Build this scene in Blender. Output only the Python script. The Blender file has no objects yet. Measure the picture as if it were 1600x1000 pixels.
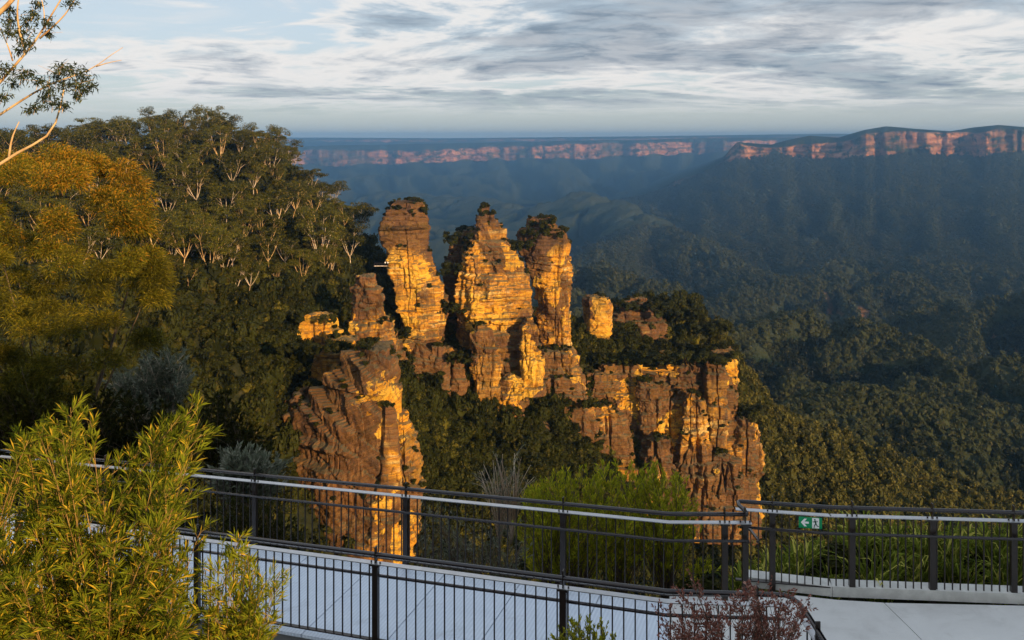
import bpy, math, random
import numpy as np
from mathutils import Vector

# ------------------------------------------------------------------ camera, sky, sun, exposure
SC = bpy.context.scene
COL = SC.collection
F = 1300.0          # focal length in photo pixels (1600 wide)
HX, HY = 800.0, 215.0   # the level sight line of the lookout


def W(px, py, d):
    return np.array([(px - HX) / F * d, d, -(py - HY) / F * d])


cam_data = bpy.data.cameras.new('camera')
cam = bpy.data.objects.new('camera', cam_data)
COL.objects.link(cam)
cam_data.sensor_width = 36.0
cam_data.lens = 36.0 * F / 1600.0
cam_data.shift_y = -(500 - HY) / 1600.0
cam_data.clip_start = 0.1
cam_data.clip_end = 90000
cam.rotation_euler = (math.pi / 2, 0, 0)
SC.camera = cam

SKYX, SKYY = 20.7, 7.1
SUN_EL = math.radians(14.0)
SUN_RIGHT = math.radians(38.0)      # sun stands behind the lookout, a little to the right
sun_dir = Vector((math.sin(SUN_RIGHT) * math.cos(SUN_EL), -math.cos(SUN_RIGHT) * math.cos(SUN_EL), math.sin(SUN_EL)))
sl = bpy.data.lights.new('sun', 'SUN')
sl.energy = 4.4
sl.angle = math.radians(0.55)
sl.color = (1.0, 0.67, 0.33)
so = bpy.data.objects.new('sun', sl)
COL.objects.link(so)
so.rotation_euler = sun_dir.to_track_quat('Z', 'Y').to_euler()

world = bpy.data.worlds.new('World')
SC.world = world
world.use_nodes = True


class NT:
    """small helper to wire node trees"""
    def __init__(self, tree):
        self.t = tree
        tree.nodes.clear()

    def n(self, typ, props=None, **inp):
        nd = self.t.nodes.new(typ)
        for k, v in (props or {}).items():
            setattr(nd, k, v)
        for k, v in inp.items():
            key = int(k[1:]) if k[0] == '_' and k[1:].isdigit() else k.replace('_', ' ')
            s = nd.inputs[key]
            if isinstance(v, bpy.types.NodeSocket):
                self.t.links.new(v, s)
            else:
                s.default_value = v
        return nd

    def math(self, op, a, b=0.0, c=None, clamp=False):
        nd = self.n('ShaderNodeMath', {'operation': op, 'use_clamp': clamp}, _0=a, _1=b)
        if c is not None:
            if isinstance(c, bpy.types.NodeSocket):
                self.t.links.new(c, nd.inputs[2])
            else:
                nd.inputs[2].default_value = c
        return nd.outputs[0]

    def vmul(self, v, k):
        return self.n('ShaderNodeVectorMath', {'operation': 'MULTIPLY'}, _0=v, _1=k).outputs[0]

    def noise(self, v, scale, detail=4, rough=0.55, dist=0.0):
        return self.n('ShaderNodeTexNoise', None, Vector=v, Scale=scale, Detail=detail, Roughness=rough, Distortion=dist).outputs['Fac']

    def ramp(self, f, stops, interp='LINEAR'):
        nd = self.n('ShaderNodeValToRGB', None, Fac=f)
        cr = nd.color_ramp
        cr.interpolation = interp
        while len(cr.elements) < len(stops):
            cr.elements.new(0.5)
        for e, (p, c) in zip(cr.elements, stops):
            e.position = p
            e.color = (c[0], c[1], c[2], 1) if not isinstance(c, (int, float)) else (c, c, c, 1)
        return nd.outputs['Color']

    def mix(self, f, a, b, typ='MIX'):
        nd = self.n('ShaderNodeMix', {'data_type': 'RGBA', 'blend_type': typ})
        for i, v in ((0, f), (6, a), (7, b)):
            if isinstance(v, bpy.types.NodeSocket):
                self.t.links.new(v, nd.inputs[i])
            elif i == 0:
                nd.inputs[i].default_value = v
            else:
                nd.inputs[i].default_value = (v[0], v[1], v[2], 1)
        return nd.outputs[2]

    def rng(self, f, a, b, c=0.0, d=1.0, smooth=True):
        return self.n('ShaderNodeMapRange', {'interpolation_type': 'SMOOTHSTEP' if smooth else 'LINEAR'},
                      _0=f, _1=a, _2=b, _3=c, _4=d).outputs[0]


def build_world():
    k = NT(world.node_tree)
    geo = k.n('ShaderNodeTexCoord').outputs['Generated']
    sep = k.n('ShaderNodeSeparateXYZ', None, _0=geo)
    x, y, z = sep.outputs
    sky = k.n('ShaderNodeTexSky', {'sky_type': 'NISHITA', 'sun_disc': False, 'sun_elevation': SUN_EL,
                                   'sun_rotation': math.pi - SUN_RIGHT, 'altitude': 900.0,
                                   'air_density': 1.0, 'dust_density': 1.6, 'ozone_density': 1.4})
    # clouds lie on a flat layer seen at a low angle: project the direction on to it
    zz = k.math('ADD', k.math('MAXIMUM', z, 0.0), 0.075)
    p = k.n('ShaderNodeCombineXYZ', None, _0=k.math('DIVIDE', x, zz), _1=k.math('DIVIDE', y, zz), _2=0.0).outputs[0]

    def lay(loc, sc_, det, ro, di):
        return k.noise(k.n('ShaderNodeMapping', None, Vector=p, Location=loc, Rotation=(0, 0, 0.06), Scale=(sc_, sc_ * 1.15, 1)).outputs[0], 1.0, det, ro, di)
    big = lay((3.1, 1.7, 0), 0.42, 8, 0.56, 0.5)
    fine = lay((9.3, 4.2, 0), 1.25, 9, 0.62, 0.9)
    shade = lay((SKYX, SKYY, 0), 0.40, 8, 0.60, 0.5)
    low = k.rng(z, 0.018, 0.060)
    thin = k.math('MULTIPLY', k.rng(k.math('ADD', k.math('MULTIPLY', big, 0.55), k.math('MULTIPLY', fine, 0.45)), 0.40, 0.60), low)
    dk = k.math('ADD', k.math('ADD', k.math('MULTIPLY', shade, 0.72), k.math('MULTIPLY', fine, 0.28)), k.math('MULTIPLY', x, 0.07))   # cloud thickens to one side
    tex = lay((2.3, 8.2, 0), 2.6, 8, 0.62, 0.6)
    dark = k.math('MULTIPLY', k.math('MULTIPLY', k.rng(dk, 0.475, 0.585), low), k.rng(tex, 0.32, 0.60, 1.0, 0.55))
    rim = k.math('MULTIPLY', k.math('MULTIPLY', k.rng(dk, 0.42, 0.476), k.rng(dk, 0.53, 0.48)), low)
    base = k.mix(k.rng(z, 0.0, 0.13), (2.75, 2.92, 2.86), (3.0, 3.4, 3.75))
    base = k.mix(k.rng(z, 0.15, 0.6), base, (3.4, 4.5, 6.0))
    nish = k.mix(0.85, sky.outputs[0], base)
    c1 = k.mix(k.math('MULTIPLY', thin, 0.95), nish, (4.3, 4.25, 4.22))
    c1 = k.mix(k.math('MULTIPLY', rim, 0.8), c1, (4.75, 4.55, 4.35))
    c2 = k.mix(k.math('MULTIPLY', dark, 0.86), c1, (0.80, 1.15, 1.55))
    bg = k.n('ShaderNodeBackground', None, Color=c2, Strength=0.10)
    out = k.n('ShaderNodeOutputWorld', None, Surface=bg.outputs[0])


build_world()
SC.view_settings.view_transform = 'Standard'
SC.view_settings.look = 'None'
SC.view_settings.exposure = 0.95
SC.view_settings.gamma = 1.0
SC.view_settings.use_curve_mapping = False
SC.cycles.max_bounces = 6
SC.cycles.diffuse_bounces = 2
SC.cycles.transparent_max_bounces = 8
SC.cycles.volume_bounces = 2

# ------------------------------------------------------------------ noise in numpy
def _hash(ix, iy, iz, seed):
    h = (ix.astype(np.int64) * 374761393 + iy.astype(np.int64) * 668265263 + iz.astype(np.int64) * 2147483647 + seed * 974634777) & 0xffffffff
    h = ((h ^ (h >> 13)) * 1274126177) & 0xffffffff
    h = ((h ^ (h >> 16)) * 2246822519) & 0xffffffff
    h = h ^ (h >> 15)
    return (h & 0xffffff).astype(np.float64) / float(0xffffff)


def vnoise(x, y, z, seed=0):
    x, y, z = np.broadcast_arrays(np.asarray(x, float), np.asarray(y, float), np.asarray(z, float))
    ix, iy, iz = np.floor(x), np.floor(y), np.floor(z)
    fx, fy, fz = x - ix, y - iy, z - iz
    fx, fy, fz = (t * t * t * (t * (t * 6 - 15) + 10) for t in (fx, fy, fz))
    r = 0
    for a in (0, 1):
        for b in (0, 1):
            for c in (0, 1):
                w = (fx if a else 1 - fx) * (fy if b else 1 - fy) * (fz if c else 1 - fz)
                r = r + w * _hash(ix + a, iy + b, iz + c, seed)
    return r * 2 - 1


def fbm(x, y, z, octv=4, seed=0, gain=0.5):
    r, a = 0, 1.0
    for i in range(octv):
        r = r + a * vnoise(x, y, z, seed + i * 17)
        x, y, z = np.asarray(x) * 2.03, np.asarray(y) * 2.03, np.asarray(z) * 2.03
        a *= gain
    return r


def sstep(x, a, b):
    t = np.clip((x - a) / (b - a), 0, 1)
    return t * t * (3 - 2 * t)


# ------------------------------------------------------------------ mesh helpers
def mesh_arrays(name, verts, faces, smooth=False):
    """faces: (n,3) or (n,4) int array, or a list of such arrays"""
    fl = faces if isinstance(faces, list) else [faces]
    fl = [np.asarray(f, dtype=np.int32) for f in fl if len(f)]
    me = bpy.data.meshes.new(name)
    verts = np.asarray(verts, dtype=np.float32)
    me.vertices.add(len(verts))
    me.vertices.foreach_set('co', verts.ravel())
    loops = np.concatenate([f.ravel() for f in fl])
    tot = np.concatenate([np.full(len(f), f.shape[1], dtype=np.int32) for f in fl])
    start = np.concatenate([[0], np.cumsum(tot)[:-1]]).astype(np.int32)
    me.loops.add(len(loops))
    me.loops.foreach_set('vertex_index', loops)
    me.polygons.add(len(tot))
    me.polygons.foreach_set('loop_start', start)
    me.polygons.foreach_set('loop_total', tot)
    me.polygons.foreach_set('use_smooth', np.full(len(tot), smooth, dtype=bool))
    me.update(calc_edges=True)
    return me


def tag(o, label=None, cat=None, group=None, kind=None):
    for k_, v_ in (('label', label), ('category', cat), ('group', group), ('kind', kind)):
        if v_:
            o[k_] = v_
    return o


def link(name, me, mat=None, parent=None, loc=None):
    o = bpy.data.objects.new(name, me)
    COL.objects.link(o)
    if mat is not None and me is not None and len(me.materials) == 0:
        me.materials.append(mat)
    if parent is not None:
        o.parent = parent
    if loc is not None:
        o.location = tuple(loc)
    return o


def thing(name, label, cat, loc=(0, 0, 0), rz=0.0, group=None):
    o = bpy.data.objects.new(name, None)
    COL.objects.link(o)
    o.empty_display_size = 0.2
    o.location = tuple(float(c) for c in loc)
    o.rotation_euler = (0, 0, rz)
    return tag(o, label, cat, group)


def copy_tree(src, parent=None):
    c = src.copy()
    COL.objects.link(c)
    c.parent = parent
    for ch in src.children:
        copy_tree(ch, c)
    return c


class MB:
    """collects boxes and tubes into one mesh"""
    def __init__(self):
        self.v, self.q, self.t, self.nv = [], [], [], 0

    def add(self, v, q=None, t=None):
        v = np.asarray(v, float).reshape(-1, 3)
        if q is not None and len(q):
            self.q.append(np.asarray(q, int) + self.nv)
        if t is not None and len(t):
            self.t.append(np.asarray(t, int) + self.nv)
        self.v.append(v)
        self.nv += len(v)

    def box(self, c, size, ax=(1, 0, 0), ay=(0, 1, 0), az=(0, 0, 1)):
        c = np.asarray(c, float)
        A = [np.asarray(a, float) * s * 0.5 for a, s in zip((ax, ay, az), size)]
        v = [c + sx * A[0] + sy * A[1] + sz * A[2] for sz in (-1, 1) for sy in (-1, 1) for sx in (-1, 1)]
        self.add(v, [(0, 2, 3, 1), (4, 5, 7, 6), (0, 1, 5, 4), (2, 6, 7, 3), (0, 4, 6, 2), (1, 3, 7, 5)])

    def tube(self, pts, rad, n=6, cap=True):
        P = np.asarray(pts, float)
        m = len(P)
        R = np.broadcast_to(np.asarray(rad, float), (m,))
        T = np.gradient(P, axis=0)
        T /= np.linalg.norm(T, axis=1)[:, None] + 1e-12
        ref = np.array([0, 0, 1.0]) if abs(T[0][2]) < 0.9 else np.array([1.0, 0, 0])
        U = np.cross(T[0], ref)
        U /= np.linalg.norm(U)
        ang = np.arange(n) * 2 * math.pi / n
        vs = []
        for i in range(m):
            U = U - T[i] * np.dot(U, T[i])
            U /= np.linalg.norm(U) + 1e-12
            V = np.cross(T[i], U)
            vs.append(P[i] + R[i] * (np.cos(ang)[:, None] * U + np.sin(ang)[:, None] * V))
        q = []
        for i in range(m - 1):
            for j in range(n):
                a, b = i * n + j, i * n + (j + 1) % n
                q.append((a, b, b + n, a + n))
        t = []
        vs = np.concatenate(vs)
        if cap:
            vs = np.concatenate([vs, P[:1], P[-1:]])
            for j in range(n):
                t.append((m * n, (j + 1) % n, j))
                t.append((m * n + 1, (m - 1) * n + j, (m - 1) * n + (j + 1) % n))
        self.add(vs, q, t)

    def mesh(self, name, smooth=False, origin=(0, 0, 0)):
        fs = []
        if self.q:
            fs.append(np.concatenate(self.q))
        if self.t:
            fs.append(np.concatenate(self.t))
        return mesh_arrays(name, np.concatenate(self.v) - np.asarray(origin, float), fs, smooth)


def grid_faces(nr, nc, wrap=False):
    r, c = np.meshgrid(np.arange(nr - 1), np.arange(nc if wrap else nc - 1), indexing='ij')
    r, c = r.ravel(), c.ravel()
    c2 = (c + 1) % nc
    return np.stack([r * nc + c, r * nc + c2, (r + 1) * nc + c2, (r + 1) * nc + c], 1)


# ------------------------------------------------------------------ materials
def new_mat(name):
    m = bpy.data.materials.new(name)
    m.use_nodes = True
    return m, NT(m.node_tree)


def finish(k, color, rough=0.9, bump=None, bump_dist=0.1, bump_str=0.5, spec=0.3, metal=0.0):
    bs = k.n('ShaderNodeBsdfPrincipled')
    for key, v in (('Base Color', color), ('Roughness', rough), ('Specular IOR Level', spec), ('Metallic', metal)):
        s = bs.inputs[key]
        if isinstance(v, bpy.types.NodeSocket):
            k.t.links.new(v, s)
        else:
            s.default_value = (v[0], v[1], v[2], 1) if key == 'Base Color' else v
    if bump is not None:
        b = k.n('ShaderNodeBump', None, Height=bump, Distance=bump_dist, Strength=bump_str)
        k.t.links.new(b.outputs[0], bs.inputs['Normal'])
    k.n('ShaderNodeOutputMaterial', None, Surface=bs.outputs[0])
    return bs


def mat_rock(name, cap=None, brown=0.45, vertical=0.0, tilt=0.0):
    """layered sandstone: ochre and cream beds, brown weathering, dark streaks; cap = (z0, z1) weathered dark crown"""
    m, k = new_mat(name)
    pos = k.n('ShaderNodeNewGeometry').outputs['Position']
    nrm = k.n('ShaderNodeNewGeometry').outputs['Normal']
    if tilt:
        pos = k.n('ShaderNodeMapping', None, Vector=pos, Rotation=(0, tilt, 0)).outputs[0]
    beds = k.noise(k.vmul(pos, (0.035, 0.035, 0.42)), 1.0, 6, 0.62, 0.4)
    col = k.ramp(beds, [(0.24, (0.15, 0.062, 0.022)), (0.36, (0.42, 0.18, 0.020)), (0.45, (0.62, 0.30, 0.028)), (0.50, (0.30, 0.125, 0.028)),
                        (0.55, (0.54, 0.25, 0.022)), (0.63, (0.66, 0.45, 0.15)), (0.74, (0.28, 0.12, 0.032))])
    blot = k.noise(k.vmul(pos, (0.07, 0.07, 0.055)), 1.0, 5, 0.6, 0.5)
    cream = k.noise(k.vmul(pos, (0.16, 0.16, 0.5)), 1.0, 5, 0.65)
    col = k.mix(k.math('MULTIPLY', k.rng(cream, 0.54, 0.68), 0.6), col, (0.72, 0.50, 0.24))
    bw = k.rng(blot, 0.60 - brown * 0.32, 0.72 - brown * 0.32)
    bc = k.ramp(beds, [(0.32, (0.030, 0.018, 0.012)), (0.46, (0.085, 0.042, 0.022)), (0.56, (0.135, 0.064, 0.032)), (0.7, (0.050, 0.028, 0.018))])
    col = k.mix(k.math('MULTIPLY', bw, 0.88), col, bc)
    wp = k.n('ShaderNodeVectorMath', {'operation': 'ADD'}, _0=k.vmul(pos, (0.085, 0.085, 0.06)), _1=k.vmul(k.n('ShaderNodeTexNoise', None, Vector=pos, Scale=0.35, Detail=3).outputs['Color'], (0.7, 0.7, 0.5))).outputs[0]
    cell = k.n('ShaderNodeSeparateXYZ', None, _0=k.n('ShaderNodeTexVoronoi', None, Vector=wp, Scale=1.0).outputs['Color']).outputs[0]
    fresh = k.mix(k.rng(k.noise(k.vmul(pos, (0.1, 0.1, 0.3)), 1.0, 4, 0.6), 0.4, 0.6), (0.64, 0.29, 0.022), (0.70, 0.41, 0.05))
    col = k.mix(k.math('MULTIPLY', k.rng(cell, 0.45 + 0.4 * brown, 0.5 + 0.4 * brown), 0.8), col, fresh)
    col = k.mix(k.math('MULTIPLY', k.rng(cell, 0.08 + 0.28 * brown, 0.03 + 0.28 * brown), 0.75), col, bc)
    streak = k.noise(k.vmul(pos, (0.55, 0.55, 0.035)), 1.0, 5, 0.65, 0.3)
    col = k.mix(k.math('MULTIPLY', k.rng(streak, 0.52, 0.66), 0.55 + 0.3 * vertical), col, (0.075, 0.052, 0.038))
    thin = k.noise(k.vmul(pos, (0.10, 0.10, 2.4)), 1.0, 4, 0.7, 0.6)
    col = k.mix(k.math('MULTIPLY', k.rng(thin, 0.53, 0.62), 0.62), col, (0.075, 0.042, 0.024))
    sp = k.noise(pos, 1.6, 4, 0.7)
    col = k.mix(k.math('MULTIPLY', k.rng(sp, 0.52, 0.66), 0.5), col, (0.09, 0.065, 0.045))
    nz = k.n('ShaderNodeSeparateXYZ', None, _0=nrm).outputs[2]
    col = k.mix(k.math('MULTIPLY', k.rng(nz, 0.35, 0.75), 0.8), col, (0.085, 0.075, 0.045))
    if cap:
        z = k.n('ShaderNodeSeparateXYZ', None, _0=k.n('ShaderNodeNewGeometry').outputs['Position']).outputs[2]
        zz = k.math('ADD', z, k.math('MULTIPLY', k.math('SUBTRACT', blot, 0.5), 16.0))
        cf = k.rng(zz, cap[0], cap[1])
        col = k.mix(k.math('MULTIPLY', cf, 0.9), col, k.ramp(beds, [(0.35, (0.036, 0.024, 0.016)), (0.55, (0.11, 0.058, 0.032)), (0.66, (0.055, 0.034, 0.022))]))
    h = k.math('ADD', k.math('MULTIPLY', thin, 0.6), k.math('MULTIPLY', k.noise(pos, 0.9, 8, 0.7), 0.8))
    finish(k, col, 0.95, h, 1.0, 0.75, 0.1)
    return m


def mat_leaf(name, c_dark, c_light, c_tip=None, trans=0.3, tip=0.25, patch=0.0):
    m, k = new_mat(name)
    rnd = k.n('ShaderNodeNewGeometry').outputs['Random Per Island']
    oi = k.n('ShaderNodeObjectInfo').outputs['Random']
    f = k.math('ADD', k.math('MULTIPLY', rnd, 0.45), k.math('MULTIPLY', oi, 0.55))
    if patch:
        relief = k.n('ShaderNodeAttribute', {'attribute_name': 'relief', 'attribute_type': 'INSTANCER'}).outputs['Fac']
        f = k.math('ADD', k.math('MULTIPLY', f, 0.45), k.math('MULTIPLY', relief, 0.60))
        f = k.math('ADD', f, k.math('MULTIPLY', k.math('SUBTRACT', k.noise(k.n('ShaderNodeObjectInfo').outputs['Location'], patch, 5, 0.7), 0.5), 0.9))
    stops = [(0.12, c_dark), (0.8, c_light)]
    col = k.ramp(f, stops)
    if c_tip:
        r2 = k.math('FRACT', k.math('MULTIPLY', rnd, 17.3))
        col = k.mix(k.rng(r2, 1 - tip - 0.05, 1 - tip + 0.05), col, c_tip)
    d = k.n('ShaderNodeBsdfPrincipled', None, Base_Color=col, Roughness=0.6)
    d.inputs['Specular IOR Level'].default_value = 0.06
    t = k.n('ShaderNodeBsdfTranslucent', None, Color=col)
    mx = k.n('ShaderNodeMixShader', None, _0=trans, _1=d.outputs[0], _2=t.outputs[0])
    k.n('ShaderNodeOutputMaterial', None, Surface=mx.outputs[0])
    return m


def mat_plain(name, c, rough=0.6, metal=0.0, var=0.12, scale=6.0, bump=0.0, spec=0.4):
    m, k = new_mat(name)
    pos = k.n('ShaderNodeNewGeometry').outputs['Position']
    n1 = k.noise(pos, scale, 6, 0.65)
    col = k.mix(k.math('MULTIPLY', k.rng(n1, 0.35, 0.7), 1.0), tuple(a * (1 - var) for a in c), tuple(min(1, a * (1 + var)) for a in c))
    finish(k, col, rough, n1 if bump else None, 0.02, bump, spec, metal)
    return m


def mat_bark(name, a, b, scale=3.0):
    m, k = new_mat(name)
    pos = k.n('ShaderNodeNewGeometry').outputs['Position']
    n1 = k.noise(k.vmul(pos, (1, 1, 0.25)), scale, 6, 0.65, 0.6)
    col = k.ramp(n1, [(0.36, a), (0.58, b)])
    finish(k, col, 0.85, n1, 0.05, 0.5, 0.2)
    return m


def mat_ground(name, stops, scale=0.05, bump=1.0):
    m, k = new_mat(name)
    pos = k.n('ShaderNodeNewGeometry').outputs['Position']
    n1 = k.noise(pos, scale, 8, 0.65)
    n2 = k.noise(pos, scale * 9, 5, 0.6)
    f = k.math('ADD', k.math('MULTIPLY', n1, 0.6), k.math('MULTIPLY', n2, 0.4))
    col = k.ramp(f, stops)
    finish(k, col, 1.0, n2, bump, 0.8, 0.05)
    return m


def mat_forest_far(name):
    """distant forest and cliff: rock where the 'rock' attribute says so"""
    m, k = new_mat(name)
    pos = k.n('ShaderNodeNewGeometry').outputs['Position']
    n1 = k.noise(pos, 0.004, 6, 0.6)
    n2 = k.noise(pos, 0.045, 5, 0.7)
    f = k.math('ADD', k.math('MULTIPLY', n1, 0.45), k.math('MULTIPLY', n2, 0.55))
    f = k.math('ADD', k.math('MULTIPLY', f, 0.6), k.math('MULTIPLY', k.n('ShaderNodeAttribute', {'attribute_name': 'relief'}).outputs['Fac'], 0.4))
    green = k.ramp(f, [(0.34, (0.006, 0.011, 0.008)), (0.5, (0.016, 0.024, 0.013)), (0.66, (0.034, 0.040, 0.022))])
    rk = k.n('ShaderNodeAttribute', {'attribute_name': 'rock'}).outputs['Fac']
    str_ = k.noise(k.vmul(pos, (0.008, 0.008, 0.05)), 1.0, 6, 0.65)
    rock = k.ramp(str_, [(0.3, (0.10, 0.045, 0.03)), (0.45, (0.27, 0.115, 0.065)), (0.55, (0.38, 0.17, 0.09)), (0.7, (0.46, 0.27, 0.16))])
    stain = k.noise(k.vmul(pos, (0.02, 0.02, 0.002)), 1.0, 5, 0.7)
    rock = k.mix(k.math('MULTIPLY', k.rng(stain, 0.48, 0.62), 0.6), rock, (0.14, 0.085, 0.06))
    patch = k.noise(k.vmul(pos, (0.012, 0.012, 0.02)), 1.0, 5, 0.7)
    gate = k.rng(k.noise(k.vmul(pos, (0.0016, 0.0016, 0.001)), 1.0, 3, 0.6), 0.36, 0.54)
    g = k.math('MULTIPLY', rk, k.math('MULTIPLY', k.rng(patch, 0.40, 0.52), k.math('ADD', 0.25, k.math('MULTIPLY', gate, 0.75))))
    col = k.mix(g, green, rock)
    finish(k, col, 1.0, n2, 14.0, 0.9, 0.0)
    return m


M = {}
M['sis1'] = mat_rock('sandstone_first', cap=(-52, -44), brown=0.48)
M['sis2'] = mat_rock('sandstone_second', cap=(-42, -33), brown=0.44)
M['sis3'] = mat_rock('sandstone_third', cap=(-52, -43), brown=0.55)
M['rock'] = mat_rock('sandstone_ledge', brown=0.55)
M['rockdark'] = mat_rock('sandstone_weathered_shaded', brown=0.95)
M['rockred'] = mat_rock('sandstone_red', brown=0.98, tilt=0.5)
M['block'] = mat_rock('sandstone_columns', brown=0.78, vertical=0.7)
M['far'] = mat_forest_far('far_forest_and_cliff')
M['soil'] = mat_ground('dark_understorey', [(0.36, (0.010, 0.013, 0.007)), (0.5, (0.024, 0.026, 0.012)), (0.62, (0.05, 0.043, 0.022))], 0.06, 0.6)
# ------------------------------------------------------------------ large structure: ground, valley, escarpments
def poly_ridge(X, Y, pts):
    """crest height and distance to a polyline of world points"""
    best = np.full(X.shape, 1e9)
    bz = np.zeros(X.shape)
    for a, b in zip(pts[:-1], pts[1:]):
        ab = b[:2] - a[:2]
        L2 = (ab ** 2).sum() + 1e-9
        t = np.clip(((X - a[0]) * ab[0] + (Y - a[1]) * ab[1]) / L2, 0, 1)
        dist = np.hypot(X - a[0] - t * ab[0], Y - a[1] - t * ab[1])
        zz = a[2] + t * (b[2] - a[2])
        m = dist < best
        best = np.where(m, dist, best)
        bz = np.where(m, zz, bz)
    return best, bz


RIDGES = [
    ([(1010, 600, 900), (1080, 548, 1000), (1150, 520, 1050), (1233, 497, 1100), (1330, 520, 1060), (1442, 578, 1000), (1560, 640, 960)], 0.42),
    ([(1400, 590, 940), (1450, 580, 930), (1500, 568, 920), (1600, 588, 890), (1760, 600, 860)], 0.40),
    ([(1180, 690, 690), (1280, 642, 720), (1328, 622, 750), (1450, 652, 730), (1600, 694, 700), (1800, 740, 690)], 0.42),
    ([(830, 415, 1900), (895, 428, 1700), (940, 432, 1620), (1000, 450, 1540), (1060, 472, 1470), (1170, 520, 1400)], 0.40),
    ([(1040, 362, 3100), (1101, 388, 2700), (1150, 415, 2500), (1221, 450, 2250), (1290, 490, 2050)], 0.36),
    ([(1290, 425, 2500), (1337, 411, 2550), (1397, 402, 2600), (1487, 417, 2450), (1600, 434, 2350), (1800, 450, 2200)], 0.34),
    ([(1180, 470, 1950), (1262, 440, 2050), (1375, 436, 2050), (1450, 460, 1950)], 0.34),
    ([(1390, 520, 1500), (1434, 500, 1480), (1518, 478, 1420), (1600, 470, 1380), (1800, 470, 1300)], 0.36),
    ([(900, 300, 4300), (980, 320, 3900), (1010, 345, 3500), (1000, 375, 3000), (960, 400, 2600)], 0.30),
    ([(500, 330, 4600), (620, 345, 4000), (700, 368, 3300)], 0.22),
    ([(600, 300, 5600), (750, 310, 5000), (830, 330, 4300)], 0.2),
]


def valley_z(X, Y):
    D = np.hypot(X, Y)
    base = -330 - 125 * sstep(D, 500, 1700) + 10 * fbm(X / 400, Y / 400, 0, 3, 3)
    z = base
    wx = X + 60 * fbm(X / 260, Y / 260, 2.0, 3, 41)
    wy = Y + 60 * fbm(X / 260, Y / 260, 7.0, 3, 42)
    sc = np.clip(D / 1800, 0.35, 1.0)
    for pts, sl_ in RIDGES:
        P = [W(*p) for p in pts]
        X2 = X + (wx - X) * sc * 0.6
        Y2 = Y + (wy - Y) * sc * 0.6
        dist, bz = poly_ridge(X2, Y2, P)
        soft = 30 * np.clip(D / 1500, 0.4, 1.5)
        h = bz + 6 - 1.55 * sl_ * (np.sqrt(dist ** 2 + soft ** 2) - soft)
        kk = 18.0
        mx = np.maximum(z, h)
        z = mx + kk * np.log1p(np.exp(-np.abs(z - h) / kk)) - kk * np.log(2) * np.exp(-np.abs(z - h) / kk)
    gul = 1 - np.abs(fbm(X / 230, Y / 230, 0, 4, 9))
    z = z - 48 * sc * sstep(gul, 0.6, 1.0)
    z = z + 9 * sc * fbm(X / 60, Y / 60, 0, 3, 19)
    return z


def polar_grid(px0, px1, npx, d0, d1, nd):
    px = np.linspace(px0, px1, npx)
    d = np.exp(np.linspace(math.log(d0), math.log(d1), nd))
    P, Dd = np.meshgrid(px, d)
    return (P - HX) / F * Dd, Dd


def build_ground():
    n = 96
    ang = np.arange(n) * 2 * math.pi / n
    rad = [0, 3000, 8000, 14500]
    v = [(0, 0, -492)]
    for r in rad[1:]:
        v += [(r * math.cos(a), r * math.sin(a), -492) for a in ang]
    q = []
    t = [(0, 1 + j, 1 + (j + 1) % n) for j in range(n)]
    for i in range(2):
        for j in range(n):
            a, b = 1 + i * n + j, 1 + i * n + (j + 1) % n
            q.append((a, a + n, b + n, b))
    tag(link('ground', mesh_arrays('ground', v, [np.array(q), np.array(t)]), M['far']), 'dark forested valley bottom reaching the horizon', None, None, 'structure')


build_ground()


def set_attr(me, name, vals):
    a = me.attributes.new(name, 'FLOAT', 'POINT')
    a.data.foreach_set('value', np.asarray(vals, dtype=np.float32).ravel())


def relief_tone(X, Y, Z):
    """1 on drier pale spurs, 0 in wetter gullies; paints relief shading into the forest"""
    r = np.clip(np.hypot(X, Y) * 0.05, 35, 150)
    m = 0
    for i in range(8):
        a_ = i * math.pi / 4
        m = m + valley_z(X + r * math.cos(a_), Y + r * math.sin(a_)) / 8
    return np.clip(0.5 + (Z - m) / (0.16 * r), 0, 1)


def valley_hit(px, py):
    """distance at which the sight line through (px, py) meets the valley"""
    ds = np.linspace(620, 8000, 2400)
    hit = valley_z((px - HX) / F * ds, ds) > -(py - HY) / F * ds
    return float(ds[np.argmax(hit)]) if hit.any() else 2000.0


CLEAR = [(px, py, valley_hit(px, py), rx, ry, s) for (px, py, rx, ry, s) in ((1300, 497, 9, 4, 0.5), (1352, 499, 12, 6, 0.5), (1565, 540, 9, 10, 0.4))]


def build_valley():
    X, Y = polar_grid(-250, 1900, 520, 480, 9000, 420)
    Z = valley_z(X, Y)
    me = mesh_arrays('valley', np.stack([X, Y, Z], -1).reshape(-1, 3), grid_faces(*X.shape), True)
    # bare pale ground in the clearings on the valley bottom
    bare = np.zeros(X.shape)
    for (px, py, d, rx, ry, s) in CLEAR:
        c = W(px, py, d)
        q = ((X - c[0]) / (rx * d / F)) ** 2 + ((Y - c[1]) / (ry + 40)) ** 2
        bare = np.maximum(bare, s * np.exp(-q))
    set_attr(me, 'rock', bare)
    set_attr(me, 'relief', relief_tone(X, Y, Z))
    tag(link('valley', me, M['far']), 'wide blue forested valley beyond the rock pillars', None, None, 'structure')


build_valley()


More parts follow.
